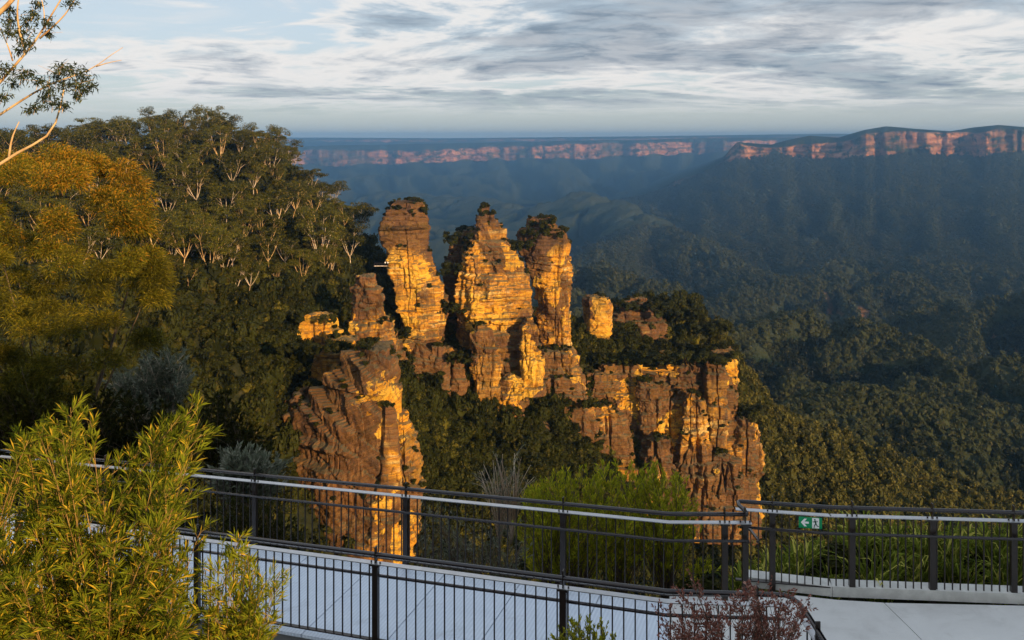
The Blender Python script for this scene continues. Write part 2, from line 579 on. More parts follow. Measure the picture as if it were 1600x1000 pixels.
def escarpment(name, label, cols, npx, tiers, seed, bx=220.0, bamp=0.5, kind='structure'):
    """cols: px, d of cliff, y top of hill, y cliff top, y cliff base, d and y of talus foot"""
    C = np.array(cols, float)
    px = np.linspace(C[0, 0], C[-1, 0], npx)
    g = [np.interp(px, C[:, 0], C[:, i]) for i in range(1, C.shape[1])]
    d, yt, yc, yb, df, yf = g
    xw = (px - HX) / F * d
    but = fbm(xw / bx, 0, seed, 5, seed) * bamp
    inset = 1 - np.abs(fbm(xw / (bx * 2.2), 5, seed, 4, seed + 5))
    rows, rock = [], []
    zt, zc, zb, zf = [-(q - HY) / F for q in (yt, yc, yb, yf)]
    zc, zb = zc * d, zb * d
    zt = zt * (d + 350)
    zf = zf * df
    zc = zc + 8 * fbm(xw / 90, 1, seed, 3, seed + 9)
    zb = zb + 14 * fbm(xw / 160, 2, seed, 3, seed + 11)
    notch = sstep(inset, 0.82, 1.0)
    nt = 26
    for i in range(nt):                      # talus
        t = i / (nt - 1)
        dd = df + (d - df) * t
        sag = t ** 1.6
        z = zf + (zb - zf) * sag
        gul = 0.5 - np.abs(fbm(xw / 420 + 0.9 * t, t * 2.6, seed, 4, seed + 21))
        z = z + 52 * gul * math.sin(math.pi * t) * (d / 4500.0)
        dd = dd + but * 220 * t
        rows.append((dd, z))
        rock.append(np.zeros(npx))
    for (t0, t1, off) in tiers:              # cliff tiers, from the base up: fractions of cliff height
        for j, t in enumerate(np.linspace(t0, t1, 7)):
            rows.append((d + but * 220 + off + 60 * notch + 14 * fbm(xw / 35, t * 5, seed, 3, seed + 31) + j * 2, zb + (zc - zb) * t))
            rock.append(np.ones(npx) * (1.0 if 0 < j < 6 else 0.5))
    for i, t in enumerate(np.linspace(0.1, 1, 8)):
        rows.append((d + but * 220 * (1 - t) + 120 + 280 * t, zc + (zt - zc) * math.sin(t * math.pi / 2)))
        rock.append(np.zeros(npx))
    for i, t in enumerate((0.4, 1.0)):
        rows.append((d + 500 + 2200 * t, zt - 45 * t))
        rock.append(np.zeros(npx))
    Dd = np.array([r[0] for r in rows])
    Z = np.array([np.broadcast_to(r[1], (npx,)) for r in rows])
    X = (px - HX) / F * d + (px - HX) / F * (Dd - d)
    me = mesh_arrays(name, np.stack([X, Dd, Z], -1).reshape(-1, 3), grid_faces(*X.shape), True)
    dz = Z - (np.roll(Z, 9, 1) + np.roll(Z, -9, 1)) / 2
    set_attr(me, 'relief', np.clip(0.5 + dz / 16, 0, 1))  # spurs lighter, hollows darker: relief shading painted into the slope colour
    set_attr(me, 'rock', np.array(rock) * np.clip((zc - zb - 12) / 50, 0, 1)[None])
    tag(link(name, me, M['far']), label, None, None, kind)
    return X, Dd, Z


escarpment('distant_plateau_hills', 'faint blue plateau along the horizon',
           [(-400, 11000, 216, 218, 221, 9800, 236), (500, 11000, 215, 218, 221, 9800, 236), (700, 11000, 216, 218, 221, 9800, 236), (1000, 11000, 213, 216, 221, 9800, 236),
            (1290, 11000, 209, 214, 220, 9800, 236), (1500, 11000, 210, 214, 220, 9800, 236), (2000, 11000, 211, 214, 220, 9800, 236)], 240, [(0, 1, 0)], 61, 900)
FARX = escarpment('far_plateau_hills', 'far flat plateau edged by pale sunlit cliffs',
                  [(-300, 7600, 228, 232, 262, 5200, 318), (430, 7800, 231, 236, 260, 5200, 322), (520, 7900, 227, 235, 258, 5200, 322), (600, 8000, 226, 236, 256, 5300, 322),
                   (640, 8000, 225, 237, 255, 5300, 322), (760, 8100, 223, 231, 250, 5400, 320), (850, 8200, 221, 228, 248, 5500, 318), (930, 8300, 219, 224, 246, 5600, 318),
                   (1000, 8400, 219, 224, 243, 5700, 318), (1080, 8500, 216, 222, 240, 5900, 316), (1180, 8600, 215, 220, 238, 6000, 316), (1240, 8700, 215, 220, 238, 6000, 316), (1500, 9000, 214, 222, 240, 6200, 312)],
                  620, [(0, 0.42, 0), (0.5, 1.0, 45)], 71, 330, 0.9)
SOLX = escarpment('mesa_hills', 'long mesa with red cliffs above dark forest slopes',
                  [(780, 5600, 352, 352.5, 353, 4600, 356), (868, 5300, 343, 343.5, 344, 4300, 352), (940, 5100, 322, 323, 324, 3900, 360), (1010, 5000, 304, 306, 308, 3500, 375), (1060, 4900, 280, 283, 286, 3300, 392),
                   (1100, 4800, 263, 266, 269, 3000, 405), (1130, 4750, 247, 250, 255, 2900, 415), (1142, 4700, 232, 236, 252, 2850, 420), (1152, 4650, 222, 226, 250, 2800, 425), (1205, 4550, 226, 230, 249, 2700, 436), (1230, 4520, 219, 230, 249, 2600, 440),
                   (1265, 4500, 212, 228, 250, 2550, 446), (1310, 4450, 215, 222, 249, 2500, 450), (1350, 4420, 203, 211, 247, 2450, 455), (1385, 4400, 197, 206, 246, 2420, 458),
                   (1430, 4380, 201, 207, 245, 2400, 460), (1485, 4350, 205, 209, 246, 2380, 460), (1520, 4330, 199, 208, 245, 2360, 460), (1560, 4300, 195, 203, 243, 2340, 460), (1610, 4280, 199, 206, 243, 2320, 460), (1900, 4200, 203, 210, 245, 2250, 460)],
                  640, [(0, 0.40, 0), (0.47, 1.0, 40)], 83, 210, 0.55)


# ---- the near ridge: a smooth surface through surveyed ground points
CTRL = [W(*p) for p in [
    (-350, 300, 320), (-150, 280, 335), (60, 266, 360), (200, 262, 390), (300, 268, 400), (400, 282, 400), (470, 292, 392), (530, 352, 373), (566, 425, 355),
    (-200, 420, 220), (100, 400, 260), (250, 400, 300), (250, 520, 230), (400, 400, 315), (400, 500, 255), (520, 450, 320), (545, 510, 300), (300, 600, 190), (430, 600, 246), (400, 590, 236),
    (120, 560, 170), (430, 870, 212), (500, 930, 205), (570, 960, 205), (660, 920, 222), (650, 610, 330), (680, 705, 290), (700, 780, 260),
    (630, 545, 345), (690, 530, 352), (730, 615, 340), (800, 632, 338), (860, 610, 345), (905, 605, 358), (930, 545, 375), (965, 525, 382), (1000, 510, 390), (1060, 524, 388), (1100, 534, 388), (1130, 548, 392), (1020, 600, 372),
    (900, 690, 345), (850, 730, 318), (950, 760, 345), (1050, 850, 352), (1120, 870, 358), (1180, 850, 372), (1180, 900, 340), (1000, 850, 335), (1170, 606, 440), (1300, 694, 470), (1450, 755, 480), (1600, 806, 490), (1900, 900, 520),
    (1200, 800, 372), (1250, 705, 425), (1300, 830, 385), (1500, 900, 400), (1210, 740, 395)]]
for px, d, z in ((-300, 430, -60), (0, 450, -70), (200, 480, -80), (400, 490, -110), (560, 470, -190), (700, 470, -220), (850, 480, -230), (1000, 500, -230), (1150, 530, -230), (1300, 570, -250), (1600, 600, -310),
                 (-300, 600, -260), (100, 640, -280), (500, 640, -330), (900, 640, -350), (1300, 660, -350), (1700, 680, -380)):
    CTRL.append(np.array([(px - HX) / F * d, d, z]))
for x, y, z in ((0, 60, -92), (0, 120, -122), (0, 170, -125), (80, 60, -135), (150, 150, -190), (-60, 60, -40), (-60, 120, -62), (-120, 150, -45), (-150, 60, -20), (300, 60, -260), (60, 20, -130), (-60, 20, -20),
                (100, 250, -165), (220, 300, -220), (-30, 100, -95)):
    CTRL.append(np.array([x, y, z], float))
CTRL = np.array(CTRL)


def tps_fit(P, z, lam=2.0):
    d2 = ((P[:, None, :] - P[None, :, :]) ** 2).sum(-1)
    K = np.where(d2 > 0, d2 * np.log(d2 + 1e-12) * 0.5, 0)
    n = len(P)
    A = np.zeros((n + 3, n + 3))
    A[:n, :n] = K + lam * np.eye(n)
    A[:n, n] = 1
    A[:n, n + 1:] = P
    A[n, :n] = 1
    A[n + 1:, :n] = P.T
    return np.linalg.solve(A, np.concatenate([z, [0, 0, 0]]))


_S = 100.0
_TP = CTRL[:, :2] / _S
_TW = tps_fit(_TP, CTRL[:, 2], 0.02)


def ridge_base(X, Y):
    q = np.stack([np.ravel(X), np.ravel(Y)], 1) / _S
    out = np.full(len(q), _TW[len(_TP)]) + q @ _TW[len(_TP) + 1:]
    for i in range(len(_TP)):
        d2 = ((q - _TP[i]) ** 2).sum(1)
        out += _TW[i] * d2 * np.log(d2 + 1e-12) * 0.5
    return out.reshape(np.shape(X))


def ridge_z(X, Y):
    return ridge_base(X, Y) + 2.2 * fbm(X / 22, Y / 22, 0, 4, 77)


def build_ridge():
    X, Y = polar_grid(-420, 1950, 430, 36, 680, 330)
    Z = ridge_z(X, Y)
    me = mesh_arrays('hillside', np.stack([X, Y, Z], -1).reshape(-1, 3), grid_faces(*X.shape), True)
    tag(link('hillside', me, M['soil']), 'wooded ridge and gully carrying the rock pillars', None, None, 'structure')


build_ridge()

# headland under the lookout, with an unseen rise added behind the camera to shade the ramp
def head_edge(X):
    return np.interp(X, [-60, -30, -14, -8, -5.5, -2.5, 0.0, 1.2, 3, 8, 15, 30], [62, 46, 30, 20, 14.2, 12.6, 12.4, 13.5, 14.5, 14.5, 13, 4])


def head_z(X, Y):
    e = head_edge(X)
    z = np.interp(Y, [-260, -140, -90, -62, -40, -14, 0, 4, 7, 10, 14, 30, 60], [-5, -5, -5, -5, -5, -5.2, -5.4, -6.0, -6.8, -7.6, -8.2, -13, -30])
    S_ = X * 0.616 - (Y - 11) * 0.788       # added rise, aligned with the sun to shade ramp and landing
    U_ = X * 0.788 + (Y - 11) * 0.616
    z = z + 19.0 * sstep(S_, 46, 58) * (1 - sstep(S_, 82, 100)) * sstep(U_, -6, -3) * (1 - sstep(U_, 8, 12))
    flat = sstep(X, 2.2, 2.9) * sstep(Y, -2, 2) * (1 - sstep(Y, 11.5, 13))
    z = z * (1 - flat) + flat * (-6.35)
    lift = sstep(X, 3.0, 4.5) * sstep(Y, 11.0, 12.0)
    z = z + lift * 0.6
    drop = np.maximum(0, Y - e)
    z = z - 4.5 * drop - 2 * sstep(drop, 0, 2)
    xe = np.where(Y < 15, 12 + (15 - Y) * 0.90, 12)
    z = z - 5.0 * np.maximum(0, X - xe)
    z = z - 1.4 * np.maximum(0, -X - 70)
    return np.maximum(z, -190) + 0.35 * fbm(X / 3, Y / 3, 0, 3, 55) * (1 - flat)


def build_head():
    xs = np.concatenate([np.linspace(-130, -40, 30), np.linspace(-38, 30, 150), np.linspace(33, 150, 60)])
    ys = np.concatenate([np.linspace(-300, -20, 80), np.linspace(-17, 40, 130), np.linspace(42, 75, 24)])
    X, Y = np.meshgrid(xs, ys)
    Z = head_z(X, Y)
    me = mesh_arrays('headland_ground', np.stack([X, Y, Z], -1).reshape(-1, 3), grid_faces(*X.shape), True)
    tag(link('headland_ground', me, M['soil']), 'dark planted ground of the lookout headland', None, None, 'structure')


build_head()

# ------------------------------------------------------------------ rocks
ROCK_V = []      # (verts, normals) for planting scrub on ledges


def rock(name, d, rows, depth, seed, mat, parent=None, amp=1.0, joint=0.5, res=0.5, yoff=0.0, tilt=0.0, sq=4.0, yaw=0.0, base=None):
    R = np.array(sorted(rows), float)
    zk = -(R[:, 0] - HY) / F * d
    xl, xr = (R[:, 1] - HX) / F * d, (R[:, 2] - HX) / F * d
    H = zk[0] - zk[-1]
    m = max(12, int(H / res))
    zs = np.linspace(zk[-1], zk[0], m)
    cx = np.interp(zs, zk[::-1], ((xl + xr) / 2)[::-1])
    wx = np.interp(zs, zk[::-1], ((xr - xl) / 2)[::-1])
    wmax = wx.max()
    wy = depth * (0.35 + 0.65 * wx / wmax)
    n = int(min(420, max(40, 2.0 * (wmax + depth) * 2 / res)))
    th = np.arange(n) * 2 * math.pi / n
    c, s = np.cos(th), np.sin(th)
    rs = np.random.RandomState(seed)
    nb = max(2, int(H / 13))
    prof = np.zeros((nb, n, 2))
    nv = rs.randint(7, 10)
    va0 = (np.arange(nv) + rs.uniform(-0.32, 0.32, nv)) * 2 * math.pi / nv + rs.uniform(0, 1)
    for b in range(nb):                      # flat faces that change from bench to bench
        va = va0 + rs.normal(size=nv) * 0.10
        vc, vs_ = np.cos(va), np.sin(va)
        rv = (np.abs(vc) ** sq + np.abs(vs_) ** sq) ** (-1 / sq) * (1 + rs.uniform(-0.16, 0.12, nv))
        P = np.stack([vc * rv, vs_ * rv], 1)
        P[:, 0] = (P[:, 0] - (P[:, 0].max() + P[:, 0].min()) / 2) * 2 / (P[:, 0].max() - P[:, 0].min())
        for i in range(nv):
            a_, b_ = P[i], P[(i + 1) % nv]
            cr_ = a_[0] * b_[1] - a_[1] * b_[0]
            dx, dy = b_ - a_
            den = c * dy - s * dx
            r_ = np.where(np.abs(den) > 1e-9, cr_ / np.where(np.abs(den) > 1e-9, den, 1), -1)
            hx, hy = c * r_, s * r_
            tt = ((hx - a_[0]) * dx + (hy - a_[1]) * dy) / (dx * dx + dy * dy)
            ok = (r_ > 0) & (tt >= -1e-6) & (tt <= 1 + 1e-6)
            prof[b, ok, 0] = hx[ok]
            prof[b, ok, 1] = hy[ok]
    pb = (zs - zs[0]) / max(H, 1e-6) * (nb - 1) + 0.5 * vnoise(zs / 4, 0, 0, seed + 1)
    b0 = np.clip(np.floor(pb).astype(int), 0, nb - 2)
    fb = sstep(np.clip(pb - b0, 0, 1), 0.42, 0.58)[:, None, None]
    PR = prof[b0] * (1 - fb) + prof[b0 + 1] * fb
    ux, uy = PR[:, :, 0], PR[:, :, 1]
    X = cx[:, None] + wx[:, None] * ux
    Y = d + depth + yoff + wy[:, None] * uy
    zq = zs[:, None] + tilt * (X - cx[:, None]) + 1.6 * fbm(X / 22, Y / 22, zs[:, None] / 60, 3, seed)
    th_l = rs.gamma(1.3, 1.0, 400) * 1.7 + 0.5
    bd = zq.min() - 5 + np.cumsum(th_l)
    idx = np.clip(np.searchsorted(bd, zq), 1, 399)
    zmid = zs[:, None] + ((bd[idx] + bd[idx - 1]) / 2 - zq) * 0.85      # every bed keeps one width: the outline goes up in steps
    wxq = np.interp(zmid, zs, wx)
    cxq = np.interp(zmid, zs, cx)
    X = cxq + wxq * ux
    Y = d + depth + yoff + depth * (0.35 + 0.65 * wxq / wmax) * uy
    if yaw:
        X0, Y0 = X - cx[:, None], Y - d - depth
        X = cx[:, None] + X0
        Y = d + depth + Y0 + X0 * math.tan(yaw)
    Z = np.broadcast_to(zs[:, None], X.shape).copy()
    # outward direction
    ox, oy = c[None] * np.ones_like(X), s[None] * np.ones_like(X)
    zz = zq
    off = rs.uniform(-1, 1, 401)
    big = np.clip(np.cumsum(rs.uniform(-0.6, 0.6, 401)) * 0.3, -1, 1)
    layer = off[idx] * 0.55 + big[idx] * 0.3
    gap = np.minimum(np.abs(zz - bd[idx]), np.abs(zz - bd[idx - 1]))
    groove = np.exp(-(gap / 0.28) ** 2) * (0.35 + 0.5 * (rs.uniform(0, 1, 401)[idx]))
    arc = (np.arctan2(s, c)[None] * (wx[:, None] + wy[:, None]) * 0.5)
    bs = 2.2 + 5 * rs.uniform(0, 1, 401)[idx]
    cell = np.floor(arc / bs + rs.uniform(0, 10, 401)[idx] + 0.35 * vnoise(X / 5, Y / 5, Z / 5, seed + 3))
    blk = _hash(cell, idx.astype(float), 0 * cell, seed + 5) - 0.5
    vj = 1 - np.abs(fbm(X / 6.5, Y / 6.5, Z / 60, 3, seed + 8))
    crack = sstep(vj, 0.86, 1.0)
    large = fbm(X / 13, Y / 13, Z / 17, 4, seed + 12)
    med = fbm(X / 3.2, Y / 3.2, Z / 2.4, 4, seed + 16)
    fine_ = vnoise(X / 0.9, Y / 0.9, Z / 0.7, seed + 19)
    disp = amp * (1.2 * large + layer * 1.2 - groove * 0.55 + blk * 1.5 - crack * 2.6 * joint + 0.6 * med + 0.35 * fine_)
    disp *= np.clip(wx / 4.0, 0.25, 1.0)[:, None]
    X = X + ox * disp
    Y = Y + oy * disp
    Z = Z + 0.25 * amp * med
    rowsX, rowsY, rowsZ = [X], [Y], [Z]
    for sc_, up in ((0.97, 0.25), (0.7, 0.5), (0.35, 0.7), (0.05, 0.8)):
        kx, ky = X[-1].mean(), Y[-1].mean()
        rowsX.append((kx + (X[-1] - kx) * sc_)[None])
        rowsY.append((ky + (Y[-1] - ky) * sc_)[None])
        rowsZ.append((Z[-1] + up * min(1.0, wx[-1] / 3) + 0.5 * vnoise(X[-1] * sc_, Y[-1] * sc_, 3.3, seed))[None])
    X, Y, Z = np.concatenate(rowsX), np.concatenate(rowsY), np.concatenate(rowsZ)
    V = np.stack([X, Y, Z], -1)
    org = np.array([cx[0], d + depth, zs[0]]) if base is None else np.asarray(base)
    me = mesh_arrays(name, V.reshape(-1, 3) - org, grid_faces(X.shape[0], X.shape[1], True), False)
    o = link(name, me, mat, None, org if parent is None else org - np.array(parent.location))
    if parent is not None:
        o.parent = parent
    nr = np.zeros(len(me.vertices) * 3, dtype=np.float32)
    me.vertices.foreach_get('normal', nr)
    ROCK_V.append((V.reshape(-1, 3), nr.reshape(-1, 3)))
    return o


def build_rocks():
    t = thing('rock_pillar', 'slimmest golden pillar, dark overhanging cap, standing nearest the wooded slope', 'rock pillar', W(650, 600, 345), group='the three tall rock pillars')
    rock('body', 335, [(318, 612, 660), (330, 604, 666), (345, 597, 667), (356, 592, 668), (372, 591, 665), (386, 592, 666), (393, 600, 667), (402, 601, 669), (412, 600, 672), (425, 602, 678), (450, 609, 686), (480, 616, 692), (510, 622, 692), (540, 626, 688), (600, 628, 684)],
         9.0, 11, M['sis1'], t, amp=0.8)
    rock('flank', 343, [(420, 655, 676), (450, 656, 688), (480, 650, 694), (520, 645, 694), (560, 640, 690), (620, 640, 690)], 7.0, 12, M['rockdark'], t, amp=0.8, tilt=0.5)  # shade of the turned-away side is put into the dark stone colour
    t = thing('rock_pillar', 'broad middle golden pillar with a stepped pointed top', 'rock pillar', W(775, 640, 350), group='the three tall rock pillars')
    rock('body', 340, [(327, 746, 764), (336, 743, 772), (350, 742, 778), (362, 738, 782), (378, 732, 790), (392, 728, 798), (404, 722, 806), (418, 716, 818), (440, 714, 827), (470, 710, 830), (500, 708, 831), (530, 712, 832), (560, 722, 834), (590, 730, 842), (640, 734, 846)],
         11.0, 21, M['sis2'], t, amp=0.85)
    rock('shoulder', 354, [(362, 718, 742), (380, 706, 740), (400, 698, 738), (430, 690, 738), (480, 690, 736), (560, 690, 740), (620, 690, 745)], 8.0, 22, M['rockdark'], t, amp=0.9)  # dark stone also carries the shadow on this shoulder
    rock('buttress', 331, [(512, 742, 758), (525, 736, 768), (545, 733, 778), (575, 735, 782), (610, 738, 784), (650, 736, 788)], 4.0, 23, M['sis2'], t, amp=0.7)
    rock('buttress', 334, [(500, 822, 834), (515, 812, 842), (540, 808, 846), (570, 812, 846), (620, 812, 850)], 4.0, 24, M['rock'], t, amp=0.8)
    rock('buttress', 333, [(590, 786, 806), (605, 780, 822), (660, 776, 830)], 3.5, 25, M['rock'], t, amp=0.8)
    t = thing('rock_pillar', 'squat golden pillar under a bushy dark crown, farthest from the wooded slope', 'rock pillar', W(866, 640, 360), group='the three tall rock pillars')
    rock('body', 350, [(346, 832, 862), (354, 818, 880), (364, 808, 889), (376, 808, 893), (400, 814, 895), (430, 828, 896), (460, 832, 894), (480, 834, 892), (510, 838, 896), (540, 838, 899), (556, 842, 902), (590, 843, 906), (640, 843, 910)],
         9.0, 31, M['sis3'], t, amp=0.8)
    rock('footing', 346, [(552, 850, 890), (562, 843, 902), (590, 840, 908), (640, 840, 912)], 5.0, 32, M['rockdark'], t, amp=0.7, joint=1.0)
    # rock foot that joins the pillars into one ridge
    t = thing('cliff', 'stained rock foot joining the three pillars above the gully scrub', 'cliff', W(770, 690, 350))
    rock('ledge', 341, [(548, 690, 716), (566, 672, 730), (600, 660, 742), (640, 655, 748), (700, 650, 752)], 6.0, 61, M['rock'], t, amp=1.0, joint=1.0)
    rock('ledge', 336, [(604, 752, 800), (618, 742, 832), (640, 736, 850), (665, 720, 862), (720, 715, 870)], 5.0, 62, M['block'], t, amp=1.0, joint=1.0)
    rock('ledge', 343, [(592, 846, 900), (604, 838, 916), (630, 834, 926), (665, 836, 934), (720, 830, 940)], 6.0, 63, M['block'], t, amp=1.0, joint=1.0)
    rock('ledge', 330, [(538, 612, 640), (552, 606, 668), (590, 606, 684), (630, 610, 690), (690, 606, 694)], 5.0, 64, M['rock'], t, amp=1.0, joint=0.8)
    # fin below the wooded slope
    t = thing('cliff', 'reddish slanting cliff with a yellow strip below the wooded slope', 'cliff', W(550, 880, 245))
    rock('face', 222, [(556, 548, 604), (580, 520, 612), (605, 500, 615), (640, 466, 618), (680, 436, 620), (740, 432, 622), (800, 428, 626), (960, 420, 632)], 11.0, 41, M['rockred'], t, amp=0.6, joint=0.3, tilt=0.55, yaw=-0.25)
    rock('crest', 262, [(438, 550, 584), (448, 546, 590), (480, 545, 594), (500, 542, 604), (530, 538, 612), (560, 535, 616), (640, 530, 622)], 7.0, 42, M['rock'], t, amp=1.0)
    rock('strip', 219, [(640, 596, 612), (655, 592, 617), (700, 591, 619), (760, 586, 622), (800, 560, 624), (900, 520, 626)], 4.0, 43, M['rock'], t, amp=0.6)
    rock('nose', 226, [(560, 596, 612), (600, 602, 622), (640, 612, 624), (672, 614, 640), (690, 612, 654), (740, 606, 659), (800, 600, 655), (900, 594, 646)], 6.0, 44, M['rockred'], t, amp=0.8, tilt=0.3)
    for i, (nm, lab, d, rows, dep, mt) in enumerate((
            ('rock_outcrop', 'layered ochre ledge among dark shrubs on the wooded slope', 262, [(496, 476, 524), (501, 466, 529), (512, 464, 531), (518, 455, 532), (532, 452, 534), (538, 440, 536), (600, 436, 536)], 4.0, 'rock'),
            ('rock_outcrop', 'stepped pale ledges just above the reddish cliff', 250, [(535, 512, 556), (552, 488, 560), (575, 480, 565), (610, 470, 560), (650, 450, 560)], 4.5, 'rock'),
            ('rock_outcrop', 'pale layered ledges at the upper edge of the reddish cliff, over the railing', 236, [(612, 462, 505), (630, 440, 512), (660, 430, 520), (700, 426, 520)], 4.0, 'rock'),
            ('rock_outcrop', 'thin rock rib in the gully between cliff and slim pillar', 322, [(520, 598, 618), (545, 598, 626), (600, 604, 640), (660, 600, 640)], 4.0, 'rock'),
            ('rock_outcrop', 'brown boulder in bushes under the slim pillar', 330, [(545, 672, 692), (560, 668, 698), (600, 670, 700), (640, 670, 702)], 3.5, 'rockdark'),
            ('rock_outcrop', 'brown sloping slab between the slim and middle pillars', 334, [(560, 708, 722), (590, 704, 732), (625, 706, 740), (660, 706, 745)], 4.0, 'rockdark'))):
        tt = thing(nm, lab, 'rock', W((rows[-1][1] + rows[-1][2]) / 2, rows[-1][0], d + dep), group='ledges and outcrops on the ridge')
        rock('stone', d, rows, dep, 50 + i, M[mt], tt, amp=0.7)
    # block at the end of the ridge
    t = thing('cliff', 'columned brown and orange cliff at the end of the ridge', 'cliff', W(1060, 830, 385))
    cols = [(376, [(547, 1124, 1146), (556, 1112, 1154), (585, 1110, 1159), (600, 1112, 1157), (640, 1114, 1156), (676, 1116, 1150), (740, 1110, 1160), (800, 1100, 1165)], 6),
            (370, [(560, 1104, 1118), (580, 1103, 1136), (640, 1106, 1142), (676, 1110, 1140), (700, 1112, 1136), (760, 1108, 1140)], 4),
            (374, [(566, 1066, 1092), (576, 1056, 1106), (620, 1050, 1110), (680, 1052, 1110), (740, 1056, 1110), (800, 1056, 1120)], 6),
            (378, [(556, 1034, 1052), (566, 1030, 1066), (620, 1030, 1072), (680, 1024, 1076), (760, 1020, 1082)], 6),
            (364, [(620, 1076, 1096), (640, 1072, 1106), (690, 1066, 1110), (730, 1062, 1116), (790, 1066, 1126), (850, 1060, 1135)], 4),
            (366, [(600, 1000, 1020), (620, 994, 1036), (680, 1000, 1044), (740, 1000, 1050), (800, 1000, 1055)], 5),
            (372, [(596, 980, 1010), (610, 960, 1026), (640, 950, 1030), (700, 950, 1030), (760, 940, 1030)], 6),
            (362, [(640, 930, 958), (655, 920, 980), (700, 916, 992), (740, 914, 1000), (790, 910, 1005)], 5),
            (372, [(660, 1154, 1180), (672, 1146, 1192), (720, 1142, 1196), (760, 1140, 1196), (820, 1130, 1198)], 6),
            (364, [(715, 1122, 1140), (730, 1114, 1160), (770, 1110, 1170), (850, 1106, 1180)], 5),
            (360, [(690, 1020, 1040), (710, 1010, 1052), (760, 1006, 1060), (820, 1000, 1066)], 4)]
    cols.append((372, [(575, 940, 1010), (590, 915, 1040), (630, 905, 1050), (690, 900, 1050), (780, 895, 1050)], 6))
    cols.append((357, [(578, 1050, 1130), (596, 1000, 1148), (625, 965, 1152), (670, 945, 1160), (760, 925, 1185), (860, 920, 1190)], 9))
    for i, (d, rows, dep) in enumerate(cols):
        rock('column', d - (14 if dep < 9 else 0), rows, dep, 90 + i, M['block'], t, amp=0.8, joint=1.3, sq=7.0)
    for i, (lab, d, rows, dep, mt) in enumerate((
            ('rounded ochre knob on the ridge beside the squat pillar', 374, [(467, 918, 944), (472, 913, 954), (490, 910, 957), (510, 918, 958), (530, 926, 954), (560, 924, 956)], 5.0, 'rock'),
            ('low dark rocks among bushes on the ridge top', 384, [(470, 984, 1012), (478, 968, 1032), (492, 958, 1040), (530, 952, 1046)], 6.0, 'rockdark'),
            ('small pale rock in scrub beside the ochre knob', 372, [(546, 905, 912), (552, 900, 918), (580, 900, 922)], 2.5, 'rock'))):
        tt = thing('rock_outcrop', lab, 'rock', W((rows[-1][1] + rows[-1][2]) / 2, rows[-1][0], d + dep), group='ledges and outcrops on the ridge')
        rock('stone', d, rows, dep, 130 + i, M[mt], tt, amp=0.6)


build_rocks()
# ------------------------------------------------------------------ vegetation
M['gum'] = mat_leaf('gum_leaves', (0.010, 0.014, 0.003), (0.080, 0.080, 0.010), (0.16, 0.125, 0.014), 0.25, 0.15)
M['scrub'] = mat_leaf('scrub_leaves', (0.004, 0.006, 0.002), (0.034, 0.038, 0.008), (0.058, 0.05, 0.010), 0.2, 0.12)
M['forest'] = mat_leaf('forest_leaves', (0.003, 0.006, 0.004), (0.040, 0.045, 0.017), (0.064, 0.058, 0.025), 0.2, 0.12, 0.010)
M['slope'] = mat_leaf('slope_forest_leaves', (0.012, 0.015, 0.005), (0.085, 0.080, 0.018), (0.12, 0.10, 0.026), 0.2, 0.15)
M['bark'] = mat_bark('pale_gum_bark', (0.30, 0.20, 0.13), (0.62, 0.52, 0.42), 1.2)
M['barkgold'] = mat_bark('golden_gum_bark', (0.30, 0.17, 0.07), (0.60, 0.42, 0.22), 2.0)
M['barkdark'] = mat_bark('dark_bark', (0.05, 0.035, 0.025), (0.14, 0.10, 0.07), 6.0)
M['casu'] = mat_leaf('sheoak_olive', (0.045, 0.048, 0.006), (0.165, 0.150, 0.013), (0.25, 0.19, 0.018), 0.3, 0.2)
M['casusun'] = mat_leaf('sheoak_sunlit_gold', (0.15, 0.080, 0.008), (0.42, 0.205, 0.016), (0.34, 0.22, 0.03), 0.3, 0.25)  # gold stands for low sun on the upper needles
M['wattle'] = mat_leaf('wattle_leaves', (0.055, 0.075, 0.006), (0.30, 0.33, 0.020), (0.50, 0.33, 0.03), 0.35, 0.12)
M['wattlestem'] = mat_bark('wattle_stems', (0.14, 0.08, 0.025), (0.32, 0.20, 0.06), 20.0)
M['heath'] = mat_leaf('heath_leaves', (0.16, 0.18, 0.012), (0.52, 0.54, 0.030), (0.60, 0.48, 0.04), 0.35, 0.15)  # leaf colour brightened to stand for sun the shaded bush doesn't get
M['grey'] = mat_leaf('grey_shrub_leaves', (0.06, 0.075, 0.05), (0.17, 0.19, 0.13), (0.26, 0.26, 0.20), 0.25, 0.2)
M['rust'] = mat_leaf('rust_shrub_leaves', (0.10, 0.032, 0.024), (0.32, 0.13, 0.095), (0.42, 0.24, 0.19), 0.3, 0.2)
M['olive'] = mat_leaf('olive_shrub_leaves', (0.016, 0.020, 0.004), (0.080, 0.078, 0.012), (0.12, 0.10, 0.016), 0.25, 0.2)
M['casudark'] = mat_leaf('sheoak_dark', (0.016, 0.018, 0.004), (0.07, 0.066, 0.008), (0.11, 0.09, 0.015), 0.3, 0.2)
M['grass'] = mat_leaf('strap_grass', (0.05, 0.075, 0.010), (0.30, 0.36, 0.045), (0.60, 0.55, 0.12), 0.35, 0.18)
M['core'] = mat_plain('crown_shade', (0.010, 0.013, 0.006), 1.0, 0, 0.3, 1.0, 0, 0.0)


def unit(v):
    return v / (np.linalg.norm(v, axis=-1, keepdims=True) + 1e-12)


